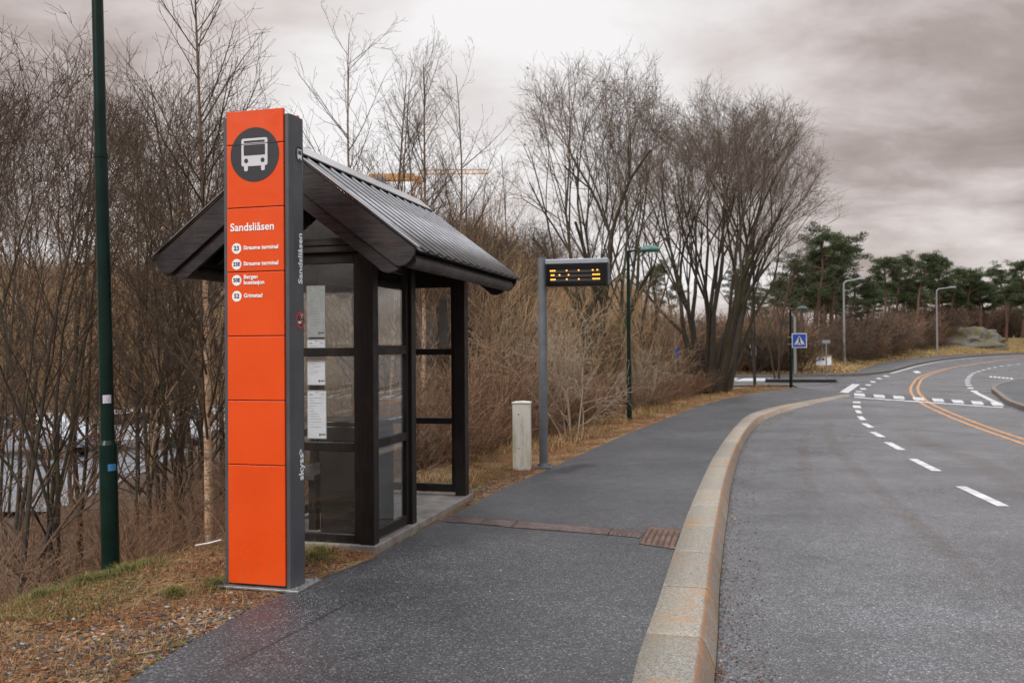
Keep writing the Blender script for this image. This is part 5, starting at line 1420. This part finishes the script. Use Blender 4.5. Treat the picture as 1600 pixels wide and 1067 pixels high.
# mossy rock
rk=bmesh.new(); bmesh.ops.create_icosphere(rk,subdivisions=5,radius=1)
from mathutils import noise as mn
for v in rk.verts:
    q=v.co.copy(); dsp=1+.35*mn.noise(q*1.3)+.18*mn.noise(q*3.1)+.08*mn.noise(q*7); v.co=Vector((q.x*5.2,q.y*3.,max(q.z,-.3)*2.3))*dsp
me=bpy.data.meshes.new('rock_outcrop'); rk.to_mesh(me); rk.free()
o=link('rock_outcrop',me,M['rock']); p=at(1508,545,99); o.location=(p.x,p.y,GZ(p.x,p.y)-.3); tag(o,'mossy grey rock outcrop at the far bend of the road','rock')

# ------------------------------------------------------------------ parked cars below the bank
def car(px,Y,rz,paint,lab):
    p=at(px,545,Y); o=empty('parked_car',(p.x,p.y,cpz+.06),rz,lab,'car','cars parked below the bank')
    prof=[(-2.15,.35),(-2.2,.62),(-2.05,.85),(-1.75,.92),(-1.1,1.42),(.35,1.46),(1.15,.98),(1.95,.86),(2.18,.62),(2.2,.35)]
    MB().prism(prof,'y',-.85,.85,.05).build('body',M[paint],o)
    MB().prism([(-1.5,.96),(-1.02,1.36),(.3,1.40),(.95,.98)],'y',-.862,.862,.01).build('side_window',M['carglass'],o)
    MB().poly([(.42,-.7,1.455),(.42,.7,1.455),(1.17,.76,1.01),(1.17,-.76,1.01)]).xf(Matrix.Translation((.02,0,.02))).build('windscreen',M['carglass'],o)
    for x in (-1.35,1.35):
        for y in (-.8,.8):
            w_=MB().prism([(x+.32*math.cos(k*.3927),.32+.32*math.sin(k*.3927)) for k in range(16)],'y',y-.09,y+.09,.01).build('wheel',M['tyre'],o)
            MB().prism([(x+.2*math.cos(k*.5236),.32+.2*math.sin(k*.5236)) for k in range(12)],'y',y-.1 if y<0 else y+.091,y-.091 if y<0 else y+.1).build('rim',M['rim'],w_)
    for y in (-.7,.7):
        MB().box(-2.24,-2.12,y-.12,y+.12,.66,.82,.01).build('tail_light',M['taillamp'],o)
        MB().box(2.10,2.22,y-.13,y+.13,.6,.74,.01).build('headlight',M['white'],o)
car(60,31,R(150),'carsilver','silver car farthest left in the car park behind the thicket')
car(222,33,R(20),'carwhite','white car seen through the thicket just right of the green lamp post')
car(318,35,R(160),'carwhite','white car seen through the thicket beside the peeling birch')

# trees that stand behind the photographer and show in the shelter glass
for i,(x,y,sc,k) in enumerate(((-9,-16,1.,'alder'),(-3,-22,1.1,'clump2'),(4,-26,1.,'alder2'),(10,-24,1.1,'clump2'),(-15,-12,1.,'alder'))):
    tree(k,x,y,sc,i*1.3,'bare tree across the road behind the camera position','trees reflected in the shelter glass',z=-.15)

# ------------------------------------------------------------------ world, sun, camera
w=bpy.data.worlds.new('World'); bpy.context.scene.world=w; w.use_nodes=True; t=w.node_tree; t.nodes.clear()
class WN(NT):
    def __init__(s,tree): s.t=tree; s.out=tree.nodes.new('ShaderNodeOutputWorld')
n=WN(t)
SUN_EL,SUN_AZ=R(38),R(215)       # azimuth from +y clockwise
sky=n.n('TexSky',_sky_type='NISHITA',_sun_disc=False,_sun_elevation=SUN_EL,_sun_rotation=SUN_AZ)
co=n.coord('Generated'); sep=n.n('SeparateXYZ',Vector=co); z=n.math('MAXIMUM',sep.outputs[2],0.)
den=n.math('ADD',z,.26); cx=n.math('DIVIDE',sep.outputs[0],den); cy=n.math('DIVIDE',sep.outputs[1],den)
pv=n.n('CombineXYZ',X=cx,Y=cy,Z=0.).outputs[0]
n1=n.noise(.95,7,.50,vec=pv,stretch=(.8,1.0,1),dist=.3)
n2=n.noise(2.8,6,.58,vec=pv,stretch=(.8,1.1,1),dist=.25)
nn=n.math('ADD',n.math('MULTIPLY',n1,.68),n.math('MULTIPLY',n2,.32))
bd=ray(760,250).normalized(); dot=n.n('VectorMath',_operation='DOT_PRODUCT'); n.set(dot.inputs[0],co); dot.inputs[1].default_value=bd
gl=n.ramp(dot.outputs['Value'],[(.78,0.),(.92,.5),(.985,1.)])
f=n.math('ADD',n.math('MULTIPLY',n.math('SUBTRACT',nn,.5),3.2),n.math('ADD',n.math('MULTIPLY',gl,.56),.30),True)
cloud=n.ramp(f,[(0.,(.225,.176,.160)),(.35,(.40,.335,.312)),(.6,(.63,.568,.545)),(.8,(.75,.712,.702)),(1.,(.86,.835,.835))])
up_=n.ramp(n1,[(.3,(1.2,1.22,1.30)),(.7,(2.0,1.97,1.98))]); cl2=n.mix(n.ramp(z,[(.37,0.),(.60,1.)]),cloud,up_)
n.t.nodes
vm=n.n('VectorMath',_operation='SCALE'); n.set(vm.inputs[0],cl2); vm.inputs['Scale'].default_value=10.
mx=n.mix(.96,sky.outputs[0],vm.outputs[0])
zz=[x for x in t.nodes if x.type=='VALTORGB']
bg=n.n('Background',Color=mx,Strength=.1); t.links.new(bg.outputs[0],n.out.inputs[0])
sl=bpy.data.lights.new('sun','SUN'); sl.energy=2.0; sl.angle=R(16); sl.color=(1,.95,.89); so=bpy.data.objects.new('sun',sl); C.objects.link(so)
dv=Vector((math.sin(SUN_AZ)*math.cos(SUN_EL),math.cos(SUN_AZ)*math.cos(SUN_EL),math.sin(SUN_EL)))
so.rotation_euler=dv.to_track_quat('Z','Y').to_euler()
cam=bpy.data.cameras.new('camera'); co_=bpy.data.objects.new('camera',cam); C.objects.link(co_)
cam.sensor_width=36; cam.lens=F/1600*36; cam.clip_start=.05; cam.clip_end=3000
m=Matrix((RIGHT,UP,-FWD)).transposed().to_4x4(); m.translation=EYE; co_.matrix_world=m
cam.dof.use_dof=True; cam.dof.focus_distance=6.2; cam.dof.aperture_fstop=3.5
sc=bpy.context.scene; sc.camera=co_; sc.render.engine='CYCLES'
sc.view_settings.view_transform='Standard'; sc.view_settings.look='None'; sc.view_settings.exposure=.16; sc.view_settings.gamma=1
